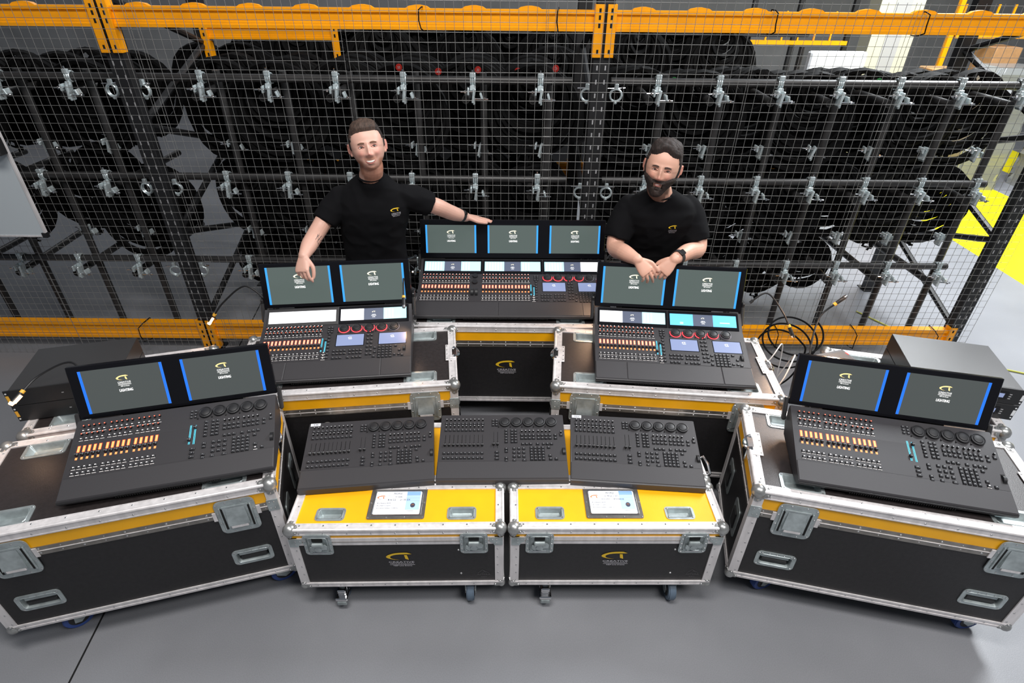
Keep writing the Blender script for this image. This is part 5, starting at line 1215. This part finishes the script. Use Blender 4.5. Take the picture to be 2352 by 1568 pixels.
# clean-shaven man
OA = (-.83, 3.19, 0)
armsA = [dict(pts=[(-.975, 3.12, 1.40), (-1.045, 3.055, 1.32), (-1.085, 3.00, 1.262), (-1.115, 2.90, 1.215), (-1.128, 2.805, 1.182)], r=[.046, .050, .047, .044, .029],
              D=(-.02, -.62, -.62), N=(-.25, -.75, .72), S=(1, -.1, -.1), curl=[(.55, .5, .3), (.75, .6, .35), (.85, .7, .4), (.95, .7, .4)], thumb=[(.8, .55, .55), (.95, .05, .5), (.95, -.25, .5)],
              sleeve=[(-.965, 3.12, 1.40), (-1.012, 3.09, 1.35), (-1.062, 3.04, 1.285)], sr=[.068, .072, .070]),
         dict(pts=[(-.62, 3.14, 1.41), (-.54, 3.175, 1.36), (-.455, 3.20, 1.325), (-.37, 3.29, 1.25), (-.292, 3.372, 1.192)], r=[.046, .050, .048, .044, .029],
              D=(.80, .30, -.20), N=(.12, .12, 1), S=(.3, -1, 0), curl=[(.06, .05, .05), (.04, .06, .05), (.05, .06, .05), (.1, .08, .05)], thumb=[(.9, .5, .2), (1., .15, .05), (1., .05, 0)],
              spread=(.04, .0, -.04, -.1), sleeve=[(-.625, 3.13, 1.41), (-.56, 3.165, 1.38), (-.480, 3.19, 1.335)], sr=[.068, .072, .068])]
PA = dict(neck=(-.774, 3.068, 1.535), arms=armsA, print=(-.655, 2.9, 1.355),
          torso=[((-.83, 3.18, .93), .190, .130), ((-.83, 3.17, 1.03), .182, .125), ((-.825, 3.155, 1.13), .180, .125), ((-.81, 3.14, 1.24), .194, .130), ((-.80, 3.13, 1.34), .206, .130), ((-.795, 3.125, 1.40), .205, .115), ((-.79, 3.12, 1.445), .180, .095), ((-.785, 3.112, 1.485), .138, .082), ((-.78, 3.10, 1.53), .085, .070)],
          legs=[[(-.92, 3.19, .90), (-.925, 3.17, .68), (-.93, 3.15, .48), (-.93, 3.18, .25), (-.93, 3.20, .07)], [(-.74, 3.19, .90), (-.735, 3.17, .68), (-.73, 3.16, .48), (-.73, 3.19, .25), (-.72, 3.21, .07)]])
manA, IOA = person('person, clean-shaven in a black T-shirt, smiling, one arm out along the top screens', 'a', OA, ((-.764, 3.03, 1.705), 15, -13, -5), PA, 'a', hairA, None, 1.03)
# bearded man
OB = (.86, 3.21, 0)
armsB = [dict(pts=[(.665, 3.085, 1.355), (.60, 3.03, 1.27), (.578, 2.975, 1.180), (.608, 2.88, 1.190), (.668, 2.788, 1.188)], r=[.044, .050, .050, .046, .030],
              D=(.58, -.36, -.62), N=(.12, -.80, .60), S=(.7, .3, .5), curl=[(.35, .35, .2), (.35, .4, .25), (.45, .5, .3), (.55, .6, .35)], thumb=[(.8, .62, .0), (1., .15, .05), (1., .0, .1)],
              sleeve=[(.655, 3.075, 1.37), (.618, 3.048, 1.305), (.588, 3.01, 1.215)], sr=[.074, .078, .075]),
         dict(pts=[(.965, 3.085, 1.355), (1.035, 3.04, 1.26), (1.045, 2.985, 1.170), (.960, 2.89, 1.190), (.866, 2.796, 1.188)], r=[.044, .050, .050, .046, .030],
              D=(-.62, -.28, -.62), N=(-.15, -.80, .60), S=(-.5, .4, .6), curl=[(.4, .4, .3), (.5, .5, .3), (.6, .6, .3), (.7, .6, .3)], thumb=[(.8, .5, .3), (.95, .1, .3), (.95, 0, .3)],
              sleeve=[(.975, 3.075, 1.37), (1.012, 3.055, 1.30), (1.040, 3.02, 1.205)], sr=[.074, .078, .075])]
PB = dict(neck=(.792, 3.008, 1.475), arms=armsB, print=(.872, 2.8, 1.305),
          torso=[((.86, 3.20, .93), .19, .13), ((.857, 3.18, 1.02), .182, .13), ((.85, 3.15, 1.11), .182, .13), ((.838, 3.11, 1.21), .198, .134), ((.822, 3.075, 1.31), .210, .136), ((.815, 3.058, 1.37), .208, .120), ((.808, 3.048, 1.415), .185, .10), ((.802, 3.038, 1.45), .14, .085), ((.796, 3.028, 1.485), .088, .072)],
          legs=[[(.77, 3.21, .90), (.765, 3.19, .68), (.76, 3.18, .48), (.76, 3.21, .25), (.76, 3.23, .07)], [(.95, 3.21, .90), (.955, 3.19, .68), (.96, 3.18, .48), (.96, 3.21, .25), (.97, 3.23, .07)]])
manB, IOB = person('person with dark beard in black T-shirt, leaning with clasped hands on a screen top', 'b', OB, ((.768, 2.945, 1.640), -18, -3, 6), PB, 'b', hairB, beardB, 1.03)
def band(p, D, r, wd, label, face=False, up=(0, -.6, .8)):
    D = Vector(D).normalized(); T = Matrix.Translation(p) @ D.to_track_quat('Z', 'Y').to_matrix().to_4x4(); m = MB(); n = 28; o = thing('wrist_watch' if face else 'wrist_band', label, 'watch' if face else 'wristband', Vector(p)); T = T.copy(); T.translation = Vector((0, 0, 0))
    vs = []
    for z, q in ((-wd / 2, r), (-wd / 2, r + .003), (wd / 2, r + .003), (wd / 2, r)): vs += [(q * cos(2 * pi * i / n), q * sin(2 * pi * i / n), z) for i in range(n)]
    m.add(vs, [(a * n + i, a * n + (i + 1) % n, ((a + 1) % 4) * n + (i + 1) % n, ((a + 1) % 4) * n + i) for a in range(4) for i in range(n)], 'rubber', T); m.build('strap', o)
    U = Vector(up); U = (U - D * U.dot(D)).normalized(); Q = Matrix((D.cross(U).normalized(), D, U)).transposed().to_4x4()
    m = MB(); hw = .019 if face else .011; m.box(-hw * .85, hw * .85, -hw, hw, r, r + .010, 'rubber', Q, .004); m.box(-hw * .7, hw * .7, -hw * .85, hw * .85, r + .0098, r + .0104, 'cable', Q); m.build('case', o); return o
band((-.318, 3.345, 1.212), (.08, .083, -.058), .0335, .022, 'black band on the outstretched wrist of the clean-shaven man', False, (.1, -.7, .7))
band((.895, 2.826, 1.189), (-.094, -.094, -.002), .036, .024, 'dark square-faced watch on the wrist of the bearded man', True, (.1, -.55, .8))
# forearm tattoo as ink strokes on the skin
bo = [c for c in manA.children if c.name.startswith('body')][0]; bv = BVHTree.FromObject(bo, bpy.context.evaluated_depsgraph_get()); m = MB(); random.seed(4)
for i in range(20):
    c = Vector((-1.085 + random.uniform(.004, .026) , 0, 1.165 + i * .0045)); d = Vector((random.uniform(-.002, .012), 0, random.uniform(.005, .016))); pts = []
    for q in range(4):
        p = c + d * (q / 3); h = bv.ray_cast(IOA @ Vector((p.x, 2.5, p.z)), Vector((0, 1, 0)))
        if h[0]: pts.append(h[0] + Vector((0, -.0004, 0)))
    if len(pts) > 2: m.tube(pts, random.choice((.0007, .0011, .0016)), 'tattoo', 4)
if m.v: m.build('tattoo', manA)
